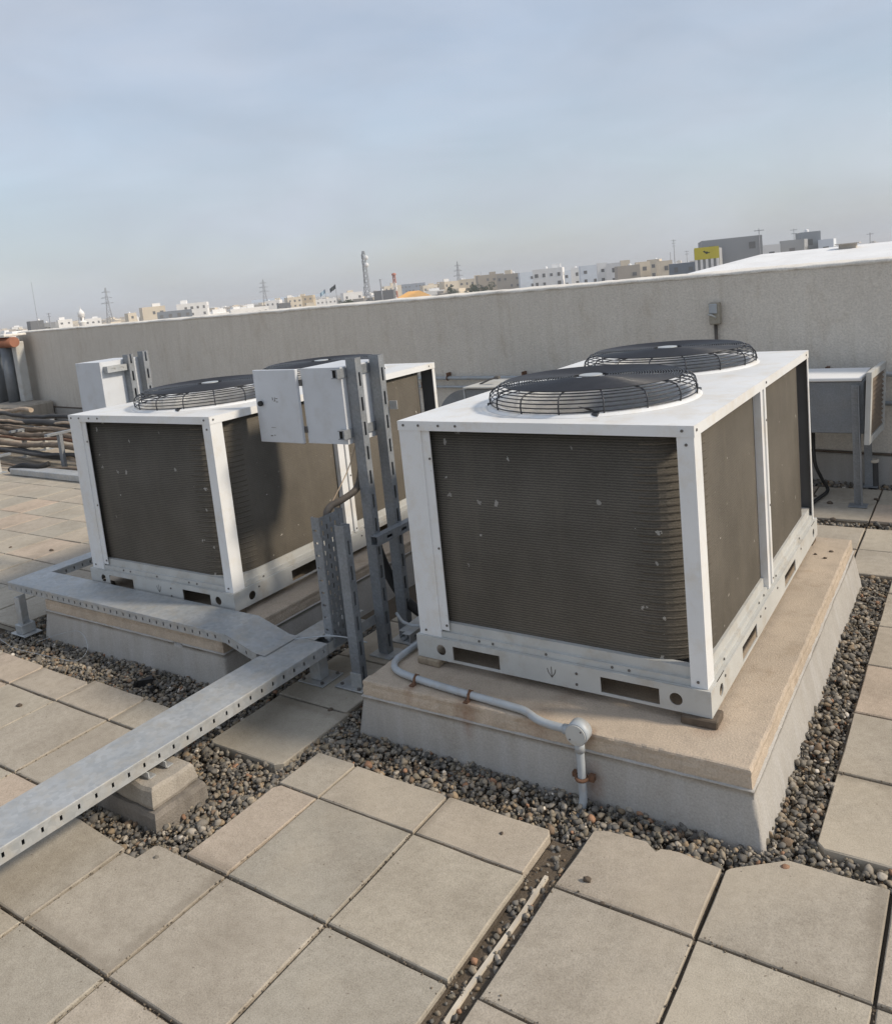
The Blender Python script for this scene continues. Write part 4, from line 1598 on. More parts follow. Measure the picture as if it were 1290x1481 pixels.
rel(strut(-0.485, 0.345, 0.008, 1.398), st).build('upright', 'strut_steel', st)
rel(strut(-0.482, 0.505, 0.008, 1.390), st).build('upright', 'strut_steel', st)
mb = MB()
for y in (0.345, 0.505):
    mb.bbox(-0.545, -0.42, y - 0.055, y + 0.055, 0.0015, 0.0075, 0.002)
rel(mb, st).build('foot_plate', 'galvanised', st)
mb = MB()
mb.box(-0.4535, -0.4135, 0.290, 0.585, 0.548, 0.551).box(-0.4535, -0.4135, 0.290, 0.585, 0.589, 0.592).box(-0.4535, -0.4505, 0.290, 0.585, 0.5512, 0.5888)
perf(mb, lambda u, v, w: (-0.4165 + w, u, v), 0.290, 0.585, 0.5512, 0.5888, 0.003, [(0.36, 0.40, [(0.563, 0.577)]), (0.47, 0.51, [(0.563, 0.577)])])
rel(mb, st).build('cross_arm', 'strut_steel', st)
for z in (1.04, 1.315):
    mb = MB().box(-0.522, -0.5135, 0.262, 0.53, z, z + 0.041).box(-0.5505, -0.5225, 0.262, 0.2925, z, z + 0.003).box(-0.5505, -0.5225, 0.262, 0.2925, z + 0.038, z + 0.041)
    ca = rel(mb, st).build('cross_arm', 'strut_steel', st)
    mb = MB().box(-0.5500, -0.5225, 0.272, 0.2922, z + 0.0032, z + 0.0378)
    rel(mb, st).build('open_end', 'void_shade_black', ca)  # black block drawn as the shade inside the hollow channel end
mb = MB().bbox(-0.455, -0.410, 0.531, 0.536, 1.13, 1.17, 0.001).cyl((-0.43, 0.531, 1.15), 0.006, -0.004, 8, 1)
rel(mb, st).build('lug', 'galvanised', st)


def make_box(name, label, x0, x1, y0, y1, z0, z1, door):
    root = empty(name, (x1, (y0 + y1) / 2, z0), 0, label, 'electrical box', 'electrical enclosures on strut stands')
    t = 0.004
    mb = MB()
    mb.box(x0, x1, y0, y0 + t, z0, z1).box(x0, x1, y1 - t, y1, z0, z1)
    mb.box(x0, x1, y0 + t + 0.0002, y1 - t - 0.0002, z0, z0 + t).box(x0, x1, y0 + t + 0.0002, y1 - t - 0.0002, z1 - t, z1)
    mb.box(x1 - t, x1, y0 + t + 0.0004, y1 - t - 0.0004, z0 + t, z1 - t)
    rel(mb, root).build('housing', 'box_paint', root)
    mb = MB().box(x0 + 0.06, x0 + 0.10, y0 + 0.05, y0 + 0.17, z0 + 0.1, z1 - 0.08)
    rel(mb, root).build('switchgear', 'sheet_white', root)
    if door:
        # swung open about the near front edge, outer face towards -y
        w = y1 - y0
        ang = R(4)
        mb = MB().bbox(0, w, -0.018, 0, 0, z1 - z0, 0.003)
        mb.xf(lambda a, b, c: (x0 - 0.012 - a * math.cos(ang) + b * math.sin(ang), y0 - 0.004 + b * math.cos(ang) + a * math.sin(ang) * 0.6, z0 + c))
        d_ = rel(mb, root).build('door', 'box_paint', root)
        mb = MB().tube([(x0 - 0.012 - w * 0.86, y0 - 0.024 + 0.008, z0 + 0.19), (x0 - 0.012 - w * 0.86, y0 - 0.036 + 0.008, z0 + 0.19)], 0.013, 18)
        rel(mb, root).build('lock', 'black_rubber', d_)
        # small print and scuffs on the door
        for dx, dz, ww, hh in ((0.60, 0.205, 0.004, 0.014), (0.57, 0.200, 0.012, 0.003), (0.545, 0.203, 0.003, 0.016), (0.52, 0.212, 0.014, 0.003), (0.515, 0.196, 0.012, 0.003), (0.70, 0.072, 0.04, 0.0018), (0.74, 0.03, 0.014, 0.005), (0.66, 0.034, 0.010, 0.003)):
            xx = x0 - 0.012 - w * dx
            yy = y0 - 0.0226 + w * dx * math.sin(ang) * 0.6
            mb = MB().box(xx, xx + ww, yy - 0.0006, yy + 0.002, z0 + dz, z0 + dz + hh)
            rel(mb, root).build('print_mark', 'screw_metal', d_)
        for z in (z0 + 0.05, z1 - 0.08):
            mb = MB().box(x0 - 0.014, x0 + 0.004, y0 - 0.006, y0 - 0.0005, z, z + 0.03)
            rel(mb, root).build('hinge', 'screw_metal', d_)
    else:
        mb = MB().bbox(x0 - 0.018, x0 - 0.0005, y0, y1, z0, z1, 0.003)
        rel(mb, root).build('door', 'box_paint', root)
    return root


make_box('electrical_enclosure', 'grey electrical enclosure with its door swung open, on the tall uprights', -0.765, -0.5225, 0.295, 0.590, 1.012, 1.362, True)

# cables from the enclosure
cb = smooth_path([(-0.56, 0.40, 1.012), (-0.555, 0.40, 0.93), (-0.55, 0.385, 0.86), (-0.53, 0.32, 0.80), (-0.535, 0.22, 0.775), (-0.53, 0.13, 0.765), (-0.527, 0.10, 0.70), (-0.527, 0.10, 0.4)], 6)
tag(MB().tube(cb, 0.016, 10).build('power_cable', 'hose_brown'), 'brown flexible cable dropping from the open enclosure into the upright tray', 'cable')
cb = smooth_path([(-0.60, 0.46, 1.012), (-0.60, 0.46, 0.85), (-0.595, 0.47, 0.6), (-0.57, 0.49, 0.40), (-0.50, 0.52, 0.22), (-0.38, 0.54, 0.12), (-0.25, 0.55, 0.09), (-0.16, 0.56, 0.16)], 6)
tag(MB().tube(cb, 0.024, 10).build('black_hose', 'black_rubber'), 'thick black hose hanging from the enclosure behind the uprights', 'cable')
cb = smooth_path([(-0.535, 0.36, 1.005), (-0.545, 0.30, 0.9), (-0.55, 0.20, 0.8), (-0.545, 0.13, 0.75)], 6)
tag(MB().tube(cb, 0.0025, 6).build('thin_wire', 'pipe_tan'), 'thin loose wire beside the brown cable', 'wire')

# upright perforated tray with its short strut
ut = empty('upright_perforated_tray', (-0.49, 0.1, 0.15), 0, 'upright piece of perforated tray rising from the long cable tray end', 'cable tray')
mb = MB()
zz0, zz1 = 0.165, 0.752
cols = []
for k in range(5):
    yy = 0.040 + 0.027 * k
    off = 0.022 if k % 2 else 0.0
    sl = []
    z = zz0 + 0.015 + off
    while z < zz1 - 0.03:
        sl.append((z, z + 0.022))
        z += 0.0445
    cols.append((yy, yy + 0.0075, sl))
perf(mb, lambda u, v, w: (-0.503 + w, u, v), 0.030, 0.180, zz0, zz1, 0.0022, cols)
rel(mb, ut).build('perforated_web', 'strut_steel', ut)
mb = MB()
sl = []
z = zz0 + 0.02
while z < zz1 - 0.02:
    sl.append((z, z + 0.0085))
    z += 0.056
perf(mb, lambda u, v, w: (u, 0.0278 + w, v), -0.550, -0.5032, zz0 + 0.05, zz1, 0.002, [(-0.540, -0.522, sl)])
mb.box(-0.550, -0.548, 0.0300, 0.042, zz0 + 0.05, zz1)
rel(mb, ut).build('slotted_flange', 'strut_steel', ut)
mb = MB()
perf(mb, lambda u, v, w: (u, 0.1802 + w, v), -0.550, -0.5032, zz0, zz1, 0.002, [(-0.540, -0.522, sl)])
rel(mb, ut).build('slotted_flange', 'strut_steel', ut)
mb = MB()
for k in range(3):
    mb.tube(smooth_path([(-0.535 + 0.012 * k, 0.06 + 0.012 * k, 0.30), (-0.537 + 0.012 * k, 0.055, 0.25), (-0.545 + 0.01 * k, 0.03, 0.212), (-0.56 + 0.01 * k, 0.06, 0.185)], 5), 0.008, 8)
rel(mb, ut).build('cables', 'conduit_grey', ut)

ss = empty('short_strut_post', (-0.385, 0.04, 0), 0, 'short slotted steel post bolted to the pavers beside the perforated tray', 'post')
mb = strut(-0.39, 0.045, 0.008, 0.728, 0.05, 0.042)
rel(mb, ss).build('upright', 'strut_steel', ss)
mb = MB().bbox(-0.50, -0.345, -0.005, 0.10, 0.0015, 0.0075, 0.002).bbox(-0.42, -0.36, 0.018, 0.0235, 0.0077, 0.075, 0.001)
rel(mb, ss).build('foot_plate', 'galvanised', ss)
for x, y in ((-0.475, 0.02), (-0.37, 0.008)):
    mb = MB().cyl((x, y, 0.0076), 0.008, 0.008, 6, smooth=False)
    rel(mb, ss).build('anchor_bolt', 'screw_metal', ss)

# second stand beyond the far unit
s2 = empty('strut_stand', (-2.72, 0.82, 0), 0, 'pair of slotted uprights showing above the unit with the cable tray', 'stand')
rel(strut(-2.725, 0.765, 0.0, 1.432), s2).build('upright', 'strut_steel', s2)
rel(strut(-2.722, 0.875, 0.0, 1.440), s2).build('upright', 'strut_steel', s2)
mb = MB()
mb.box(-2.756, -2.716, 0.60, 0.74, 1.335, 1.375)
perf(mb, lambda u, v, w: (-2.7158 + w, u, v), 0.60, 0.74, 1.335, 1.375, 0.003, [(0.63, 0.655, [(1.35, 1.36)]), (0.69, 0.715, [(1.35, 1.36)])])
rel(mb, s2).build('cross_arm', 'galvanised', s2)
make_box('electrical_enclosure', 'closed grey electrical enclosure rising behind the far unit, beside short uprights', -3.005, -2.7575, 0.58, 0.86, 1.03, 1.405, False)

# loose struts and hose on the floor beside the first unit
for k, (x, y, rz, L, lab) in enumerate(((-0.27, 0.22, 0.05, 0.26, 'slotted strut offcut lying beside the plinth under the crossed wire'), (-0.23, 0.19, 0.0, 0.24, 'second strut offcut lying against the plinth by the uprights'))):
    mb = strut(0, 0, 0, L, 0.04, 0.04, 0.05, 0.025)
    mb.xf(lambda a, b, c: (a, c, b + 0.021))
    o = mb.build('strut_offcut', 'galvanised')
    o.location = (x, y, 0.16 + 0.004 * k)
    o.rotation_euler = (0, 0, rz)
    tag(o, lab, 'strut')
cb = smooth_path([(-0.36, 0.30, 0.235), (-0.28, 0.25, 0.225), (-0.2, 0.26, 0.22), (-0.12, 0.33, 0.225)], 6)
tag(MB().tube(cb, 0.007, 8).build('crossed_wire', 'conduit_grey'), 'grey wire crossing the strut offcuts by the plinth corner', 'wire')
cb = smooth_path([(-0.33, 0.02, 0.006), (-0.28, 0.10, 0.006), (-0.31, 0.22, 0.006), (-0.26, 0.34, 0.03), (-0.22, 0.40, 0.08)], 6)
tag(MB().tube(cb, 0.006, 8).build('floor_cable', 'black_rubber'), 'thin black cable curling on the pavers between the plinths', 'cable')
cb = smooth_path([(-0.15, 0.75, 0.30), (-0.2, 0.7, 0.24), (-0.25, 0.6, 0.26), (-0.2, 0.5, 0.29), (-0.12, 0.45, 0.27), (-0.05, 0.4, 0.25)], 6)
tag(MB().tube(cb, 0.018, 10).build('coiled_hose', 'black_rubber'), 'short black corrugated hose looped beside the condenser base', 'hose')
cb = smooth_path([(-0.66, -0.05, 0.215), (-0.52, 0.02, 0.222), (-0.43, 0.05, 0.215), (-0.35, 0.07, 0.20)], 5)
tag(MB().tube(cb, 0.003, 6).build('tie_wire', 'conduit_grey'), 'thin tie wire wound round the short strut post', 'wire')

# ------------------------------------------------------------------ duct with louvre by the parapet
dc = empty('duct_cabinet', (0.9, 3.5, 0), 0, 'grey duct box on legs with pale louvre frame at its end', 'duct')
mb = MB().bbox(0.35, 1.20, 3.26, 3.70, 0.472, 0.815, 0.006)
rel(mb, dc).build('casing', 'duct_grey', dc)
mb = MB().bbox(0.34, 1.19, 3.245, 3.715, 0.8155, 0.838, 0.004)
rel(mb, dc).build('cover', 'sheet_white', dc)


def lou(a, b, c):
    # flared frame: top leans outwards
    return (1.195 + c + 0.05 * (b - 0.40) + 0.06 * (a - 3.2), a, b)


mb = MB()
for (a0, a1, b0, b1) in ((3.215, 3.265, 0.41, 0.875), (3.70, 3.75, 0.41, 0.875), (3.2652, 3.6998, 0.41, 0.455), (3.2652, 3.6998, 0.83, 0.875)):
    q = MB().box(a0, a1, b0, b1, 0, 0.03)
    q.xf(lou)
    mb.add(q.v, q.f)
lf = rel(mb, dc).build('louvre_frame', 'base_paint', dc)
for k in range(12):
    z = 0.462 + k * 0.031
    q = MB().add([lou(3.266, z + 0.026, 0.004), lou(3.699, z + 0.026, 0.004), lou(3.699, z, 0.026), lou(3.266, z, 0.026), lou(3.266, z + 0.028, 0.005), lou(3.699, z + 0.028, 0.005), lou(3.699, z + 0.002, 0.027), lou(3.266, z + 0.002, 0.027)],
                 [(3, 2, 1, 0), (4, 5, 6, 7), (2, 3, 7, 6), (0, 1, 5, 4)])
    rel(q, dc).build('louvre_blade', 'pipe_insulation', lf)
for (x, y) in ((1.125, 3.235), (1.135, 3.71), (0.42, 3.235), (0.42, 3.71)):
    mb = MB().box(x, x + 0.05, y, y + 0.005, 0.006, 0.80 if y < 3.5 else 0.47).box(x, x + 0.005, y + 0.0052, y + 0.05, 0.006, 0.47).bbox(x - 0.03, x + 0.08, y - 0.03, y + 0.07, 0.0015, 0.0055, 0.001)
    if y < 3.5:
        mb = MB().box(x, x + 0.05, y + 0.018, y + 0.0235, 0.006, 0.79).box(x + 0.045, x + 0.05, y - 0.028, y + 0.0175, 0.006, 0.79).bbox(x - 0.03, x + 0.08, y - 0.05, y + 0.05, 0.0015, 0.0055, 0.001)
    rel(mb, dc).build('leg', 'strut_steel', dc)
cb = smooth_path([(0.86, 3.45, 0.47), (0.87, 3.4, 0.25), (0.90, 3.45, 0.12), (0.93, 3.5, 0.02), (0.9, 3.3, 0.012), (0.85, 3.0, 0.012)], 6)
tag(MB().tube(cb, 0.012, 8).build('drain_hose', 'black_rubber'), 'dark drain hose hanging below the grey duct box', 'hose')
# stub pipe
sp = empty('stub_pipe', (1.19, 3.74, 0), 0, 'short dark stub pipe with pale rim standing at the foot of the parapet', 'pipe')
MB().lathe([(0.028, -0.04), (0.028, 0.17)], (0, 0, 0), 20).build('tube', 'pipe_dark', sp)
MB().lathe([(0.030, 0.1705), (0.033, 0.175), (0.033, 0.19), (0.022, 0.195), (0.02, 0.1)], (0, 0, 0), 20).build('rim', 'pale_bar', sp)
# rounded duct hood behind
hd_ = empty('duct_hood', (-1.6, 3.55, 0), 0, 'dark rounded duct hood by the parapet seen between the two units', 'duct')
n = 14
prof = [(-2.16 + 0.30 * (1 - math.cos(R(90 * i / n))), 0.49 + 0.28 * math.sin(R(90 * i / n))) for i in range(n + 1)] + [(-1.10, 0.775), (-1.10, 0.30), (-2.16, 0.30)]
m_ = len(prof)
V = [(x, 3.35, z) for x, z in prof] + [(x, 3.80, z) for x, z in prof]
F = [tuple(reversed(range(m_))), tuple(range(m_, 2 * m_))] + [(i, (i + 1) % m_, m_ + (i + 1) % m_, m_ + i) for i in range(m_)]
mb = MB().add(V, [tuple(reversed(f)) for f in F])
rel(mb, hd_).build('hood', 'duct_grey', hd_)
mb = MB().box(-1.875, -1.862, 3.342, 3.349, 0.30, 0.77)
rel(mb, hd_).build('seam', 'conduit_grey', hd_)
mb = MB().bbox(-1.87, -1.10, 3.33, 3.82, 0.778, 0.792, 0.003)
rel(mb, hd_).build('cover', 'base_paint', hd_)
mb = MB().tube([(-1.80, 3.5, 0.792), (-1.70, 3.5, 0.83), (-1.62, 3.5, 0.85)], 0.008, 8).box(-1.64, -1.60, 3.48, 3.52, 0.835, 0.86)
rel(mb, hd_).build('bracket', 'screw_metal', hd_)
for x in (-2.1, -1.2):
    for y in (3.38, 3.75):
        mb = MB().box(x, x + 0.04, y, y + 0.04, 0.0, 0.299)
        rel(mb, hd_).build('leg', 'galvanised', hd_)

# ------------------------------------------------------------------ far left: pipe racks, ledge, vents
lg = empty('concrete_ledge', (-12.6, 4.9, 0), 0, 'low concrete ledge at the end of the parapet behind the pipes', 'ledge')
mb = MB().bbox(-14.8, -11.75, 4.75, 5.38, -0.05, 0.33, 0.03)
rel(mb, lg).build('ledge', 'block_concrete', lg)
vp = empty('vent_duct', (-13.3, 5.2, 0), 0, 'grey vertical vent duct with terracotta cap at the parapet end', 'duct')
mb = MB().tube([(-13.15, 5.15, 0.33), (-13.15, 5.15, 1.31)], 0.20, 18).tube([(-12.68, 5.2, 0.33), (-12.68, 5.2, 1.31)], 0.10, 16)
rel(mb, vp).build('tube', 'duct_grey', vp)
mb = MB().bbox(-12.50, -12.36, 5.2, 5.36, 0.33, 1.40, 0.01)
rel(mb, vp).build('post', 'base_paint', vp)
mb = MB().tube([(-14.6, 5.15, 1.40), (-12.27, 5.15, 1.40)], [0.105, 0.09], 16)
rel(mb, vp).build('cap', 'terracotta', vp)
mb = MB().bbox(-14.7, -12.3, 5.0, 5.4, 1.50, 1.545, 0.01)
rel(mb, vp).build('cap_slab', 'coping', vp)

specs = [(3.05, 0.42, 0.055, 'pipe_dark', 'dark insulated pipe on top of the rack'), (3.2, 0.47, 0.04, 'pipe_dark', 'second dark pipe at the back of the rack'), (2.92, 0.36, 0.05, 'pipe_insulation', 'brown lagged pipe in the rack'), (2.78, 0.33, 0.045, 'pipe_insulation', 'frayed brown pipe in the rack'), (2.62, 0.25, 0.045, 'pipe_insulation', 'low brown lagged pipe of the rack'), (2.50, 0.10, 0.03, 'pipe_tan', 'tan pipe low on the rack'), (2.42, 0.05, 0.02, 'pipe_insulation', 'thin pipe lying on the pavers below the rack'), (3.4, 0.52, 0.045, 'pipe_tan', 'pale tan pipe along the back of the rack'), (3.12, 0.39, 0.03, 'rust', 'rusty thin pipe between the dark pipes of the rack'), (2.99, 0.43, 0.022, 'pipe_tan', 'thin tan pipe on the dark pipes of the rack'), (2.70, 0.30, 0.025, 'rust', 'rusty thin pipe below the lagged pipes of the rack'), (2.85, 0.40, 0.02, 'pipe_insulation', 'thin brown tube on the lagged pipes of the rack'), (2.56, 0.17, 0.03, 'pipe_dark', 'dark pipe low in the rack'), (2.66, 0.14, 0.05, 'pipe_dark', 'thick dark pipe at the bottom of the rack')]
for k, (y, z, r_, mt, lab) in enumerate(specs):
    r_ *= 0.72
    L = 6.2 if k != 7 else 4.0
    xs = -5.9 if k != 7 else -8.9
    q = [(xs - L * i / 70, y + 0.03 * math.sin(i * 0.19 + k) + (0.10 if k in (5,) else 0.03) * i / 7 + 0.012 * noise.noise(Vector((i * 0.3, k, 0))), z + 0.02 * math.sin(i * 0.3 + k) + 0.012 * noise.noise(Vector((i * 0.4, k, 5)))) for i in range(71)]
    o = MB().tube(q, [r_ * (1 + (0.35 if 'insul' in mt or 'tan' in mt else 0.08) * noise.noise(Vector((i * 0.7, k * 3, 2)))) for i in range(71)], 10).build('rack_pipe', mt)
    tag(o, lab, 'pipe', 'pipes on the rack beyond the far unit')
for k, (x, y, h) in enumerate(((-6.88, 2.60, 0.42), (-8.45, 3.02, 0.34), (-8.65, 3.40, 0.36), (-7.75, 2.30, 0.18), (-10.2, 3.1, 0.40))):
    root = empty('pipe_stand', (x, y, 0), 0, ('galvanised upright of the pipe rack beside the far unit', 'pale painted upright in the middle of the pipe rack', 'pale short upright at the back of the pipe rack', 'low pale post at the front of the pipe rack', 'upright at the far end of the pipe rack')[k], 'stand', 'stands of the pipe rack')
    MB().bbox(-0.03, 0.03, -0.02, 0.02, 0.006, h, 0.003).build('post', 'base_paint' if k in (1, 2, 3) else 'strut_steel', root)
    MB().bbox(-0.09, 0.09, -0.07, 0.07, 0.001, 0.0055, 0.001).build('foot_plate', 'galvanised', root)
    MB().bbox(-0.03, 0.03, -0.16, 0.16, h + 0.0005, h + 0.03, 0.003).build('arm', 'strut_steel', root)
mb = MB().bbox(-1.0, 1.0, -0.08, 0.08, 0.004, 0.075, 0.006)
o = mb.build('steel_channel', 'galvanised')
o.location = (-6.45, 2.33, 0)
o.rotation_euler = (0, 0, -0.02)
tag(o, 'length of grey steel channel lying on the pavers by the rack', 'channel')
mb = MB().tube(smooth_path([(-7.5, 2.30, 0.05), (-7.3, 2.36, 0.1), (-7.0, 2.38, 0.09), (-6.9, 2.44, 0.12)], 4), 0.03, 8)
tag(mb.build('black_sleeve', 'black_rubber'), 'black rubber sleeve draped over the steel channel end', 'sleeve')

# ------------------------------------------------------------------ litter
cb = smooth_path([(-2.35, -0.30, 0.01), (-2.2, -0.25, 0.06), (-2.02, -0.24, 0.10), (-1.9, -0.28, 0.05), (-1.93, -0.33, 0.0), (-2.1, -0.35, -0.005), (-2.4, -0.38, 0.0), (-2.6, -0.36, 0.006)], 6)
tag(MB().tube(cb, 0.0013, 5).build('loose_wire', 'conduit_grey'), 'curl of thin wire lying on gravel before the tray-covered plinth', 'wire')
for k, (x, y, rz) in enumerate(((-1.40, -0.33, 0.4), (-1.31, -0.34, -0.5))):
    mb = MB().prism([(-0.045, -0.004), (0.05, -0.006), (0.03, 0.004), (-0.03, 0.006)], 0, 0.055)
    mb.xf(lambda a, b, c: (a + 0.3 * c, b + 0.02 * math.sin(a * 60), c * (1 + 4 * a)))
    o = mb.build('plastic_scrap', 'black_rubber')
    o.location = (x, y, -0.03)
    o.rotation_euler = (0.3, 0.1, rz)
    tag(o, ('larger black plastic scrap in the gravel before the second plinth', 'smaller black plastic scrap leaning right beside the larger scrap')[k], 'scrap', 'black plastic scraps in the gravel')
    if k:
        o.scale = (0.7, 0.9, 0.8)
rs = np.random.default_rng(3)
mb = MB()
for (x, y, s_) in [(-0.385, -0.16, 0.012), (1.16, 1.66, 0.010), (1.22, 1.72, 0.011), (1.21, 1.62, 0.009), (-3.95, 0.72, 0.02), (-4.4, 0.65, 0.012), (0.372, -0.418, 0.013), (1.05, 2.9, 0.02), (0.98, 3.25, 0.02), (0.86, 3.4, 0.018), (1.24, 3.4, 0.02), (-1.75, -0.72, 0.016), (0.62, -0.5, 0.007), (1.0, -0.62, 0.007), (0.93, -0.56, 0.012), (-3.5, 0.4, 0.014), (-0.25, -0.58, 0.010)]:
    vv = variants[int(rs.integers(0, 14))] * s_
    z = 0.215 if 1.1 < x < 1.3 and y < 1.9 else 0.003
    mb.add([(p[0] + x, p[1] + y, p[2] + z) for p in vv], [tuple(f) for f in IF], True)
tag(mb.build('pebble_litter', 'foot_block'), 'few dark pebbles and crumbs scattered on pavers and plinth top', 'pebbles', kind='stuff')

# ------------------------------------------------------------------ the town beyond the parapet
BT = [
    (-363.7, 204.5, 5.4, 2.0, 9.0, 10, 'dark'),
    (-426.2, 256.0, 6.9, 1.7, 10.0, 5, 'white'),
    (-369.9, 213.7, 5.3, 0.5, 10.0, -8, 'grey'),
    (-435.5, 278.9, 8.5, 0.5, 10.0, 0, 'white'),
    (-349.7, 245.2, 3.8, 1.5, 8.0, 12, 'cream'),
    (-263.3, 194.0, 7.9, 2.8, 12.0, 6, 'cream'),
    (-235.2, 181.5, 11.0, 1.3, 12.0, 0, 'slate'),
    (-324.8, 261.6, 13.6, 3.3, 14.0, -5, 'white'),
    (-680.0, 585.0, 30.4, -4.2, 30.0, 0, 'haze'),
    (-277.4, 255.3, 16.1, -1.5, 14.0, 4, 'white'),
    (-356.2, 346.6, 8.1, 0.6, 11.0, -9, 'white'),
    (-316.0, 316.1, 6.2, -1.4, 9.0, 6, 'dark'),
    (-360.7, 370.3, 8.5, 1.3, 12.0, 10, 'cream'),
    (-369.8, 389.3, 9.7, 1.6, 12.0, -8, 'tan'),
    (-401.2, 442.0, 16.9, -2.3, 12.0, 3, 'white'),
    (-269.1, 318.5, 9.4, 0.6, 12.0, 8, 'white'),
    (-232.4, 296.8, 8.6, 0.3, 12.0, -6, 'dark'),
    (-313.7, 410.9, 10.5, 2.6, 12.0, 10, 'cream'),
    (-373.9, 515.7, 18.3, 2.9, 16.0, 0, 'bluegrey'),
    (-266.1, 383.7, 7.9, 0.4, 12.0, 9, 'cream'),
    (-288.4, 429.1, 9.6, 0.9, 12.0, -12, 'tan'),
    (-260.4, 399.6, 10.1, 1.5, 14.0, 14, 'cream'),
    (-225.8, 362.4, 10.9, 1.7, 16.0, -6, 'cream'),
    (-200.9, 342.4, 12.1, 2.7, 16.0, 5, 'brown'),
    (-179.0, 320.4, 10.2, 2.2, 16.0, -8, 'taupe'),
    (-157.2, 298.1, 6.2, 1.9, 12.0, 4, 'pale'),
    (-132.1, 266.0, 10.2, 2.4, 14.0, -4, 'white'),
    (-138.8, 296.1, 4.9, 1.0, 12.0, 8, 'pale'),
    (-126.8, 279.7, 4.1, 1.6, 10.0, -6, 'white'),
    (-114.3, 263.3, 6.1, 2.1, 12.0, 4, 'pale'),
    (-102.6, 246.6, 3.1, 2.2, 9.0, 2, 'white'),
    (-95.6, 238.6, 4.2, 2.0, 10.0, -6, 'white'),
    (-80.6, 212.3, 5.7, 0.6, 12.0, 5, 'taupe'),
    (-90.3, 251.4, 3.4, 1.5, 10.0, 8, 'cream'),
    (-97.7, 280.6, 4.0, 1.9, 12.0, -5, 'cream'),
    (-80.8, 244.1, 3.5, 1.1, 10.0, 6, 'cream'),
    (-61.1, 198.0, 6.5, 0.8, 12.0, -3, 'slate'),
    (-35.2, 142.9, 9.3, 4.5, 18.0, 4, 'grey'),
    (-37.3, 183.5, 3.3, 2.3, 9.0, 6, 'white'),
    (-35.2, 194.1, 4.8, 2.8, 12.0, -5, 'grey'),
    (-33.1, 204.7, 4.1, 4.3, 10.0, 7, 'grey'),
    (-29.2, 200.2, 3.0, 2.3, 9.0, -4, 'pale'),
]
LABELS = [
    'low dark building beside the rooftop aerial left of the minaret',
    'small white house just left of the minaret',
    'low grey house beneath the dark rooftop aerial',
    'white low house between the minaret and the first pylon',
    'tiny cream house alone right of the first pylon',
    'cream block at the end of the long slate shed',
    'long slate grey shed in front of a white block',
    'long white block behind the slate shed',
    'very distant wide low block fading in haze',
    'long low white block below the second pylon',
    'white house with roof hut right of the second pylon',
    'small dark house beside the white house by the second pylon',
    'cream house in the cluster left of the flags',
    'tan house next to the cream house left of the flags',
    'wide low white block beneath the flags',
    'white house just left of the telecom tower',
    'dark block right of the telecom tower foot',
    'cream block behind the dark block and the red mast',
    'hazy blue grey block behind the orange roof',
    'cream house right of the blue grey block',
    'tan house between two cream houses below the pylon',
    'cream house directly beneath the pylon over the rooftops',
    'larger cream block right of the pylon over the rooftops',
    'brown apartment block behind the dark rounded tree',
    'taupe apartment block adjoining the brown one',
    'narrow pale blue block left of the wide white block',
    'wide white block with dark openings among pale blue blocks',
    'narrow pale block right of the wide white block',
    'narrow white block wedged between two pale blue blocks',
    'pale blue block beside the two bright white towers',
    'narrow bright white tower next to the pale blue block',
    'second bright white tower adjoining the taupe block',
    'taupe block in front of the cream houses by the tall mast',
    'small cream house left of the tall thin mast',
    'taller cream house just behind the small cream house by the mast',
    'cream house at the foot of the tall thin mast',
    'slate grey block between the tall mast and the yellow signboard',
    'large grey concrete block behind the yellow signboard',
    'small white tank house behind the white warehouse roof',
    'low grey block with rooftop mast behind the warehouse',
    'tall narrow grey block, highest above the warehouse roof',
    'pale narrow block at the right of the grey blocks above the warehouse',
]
wmesh = MB().box(-0.5, 0.5, -0.06, 0.05, -0.5, 0.5).mesh('window', 'far_glass')
tmesh = MB().lathe([(0.01, 0), (0.55, 0), (0.6, 0.1), (0.6, 1.1), (0.45, 1.3), (0.12, 1.36), (0.01, 1.4)], (0, 0, 0), 14).mesh('water_tank', 'sheet_white')


def inst(me, name, parent, loc, sc=(1, 1, 1)):
    o = bpy.data.objects.new(name, me)
    COL.objects.link(o)
    o.parent = parent
    o.location = loc
    o.scale = sc
    return o


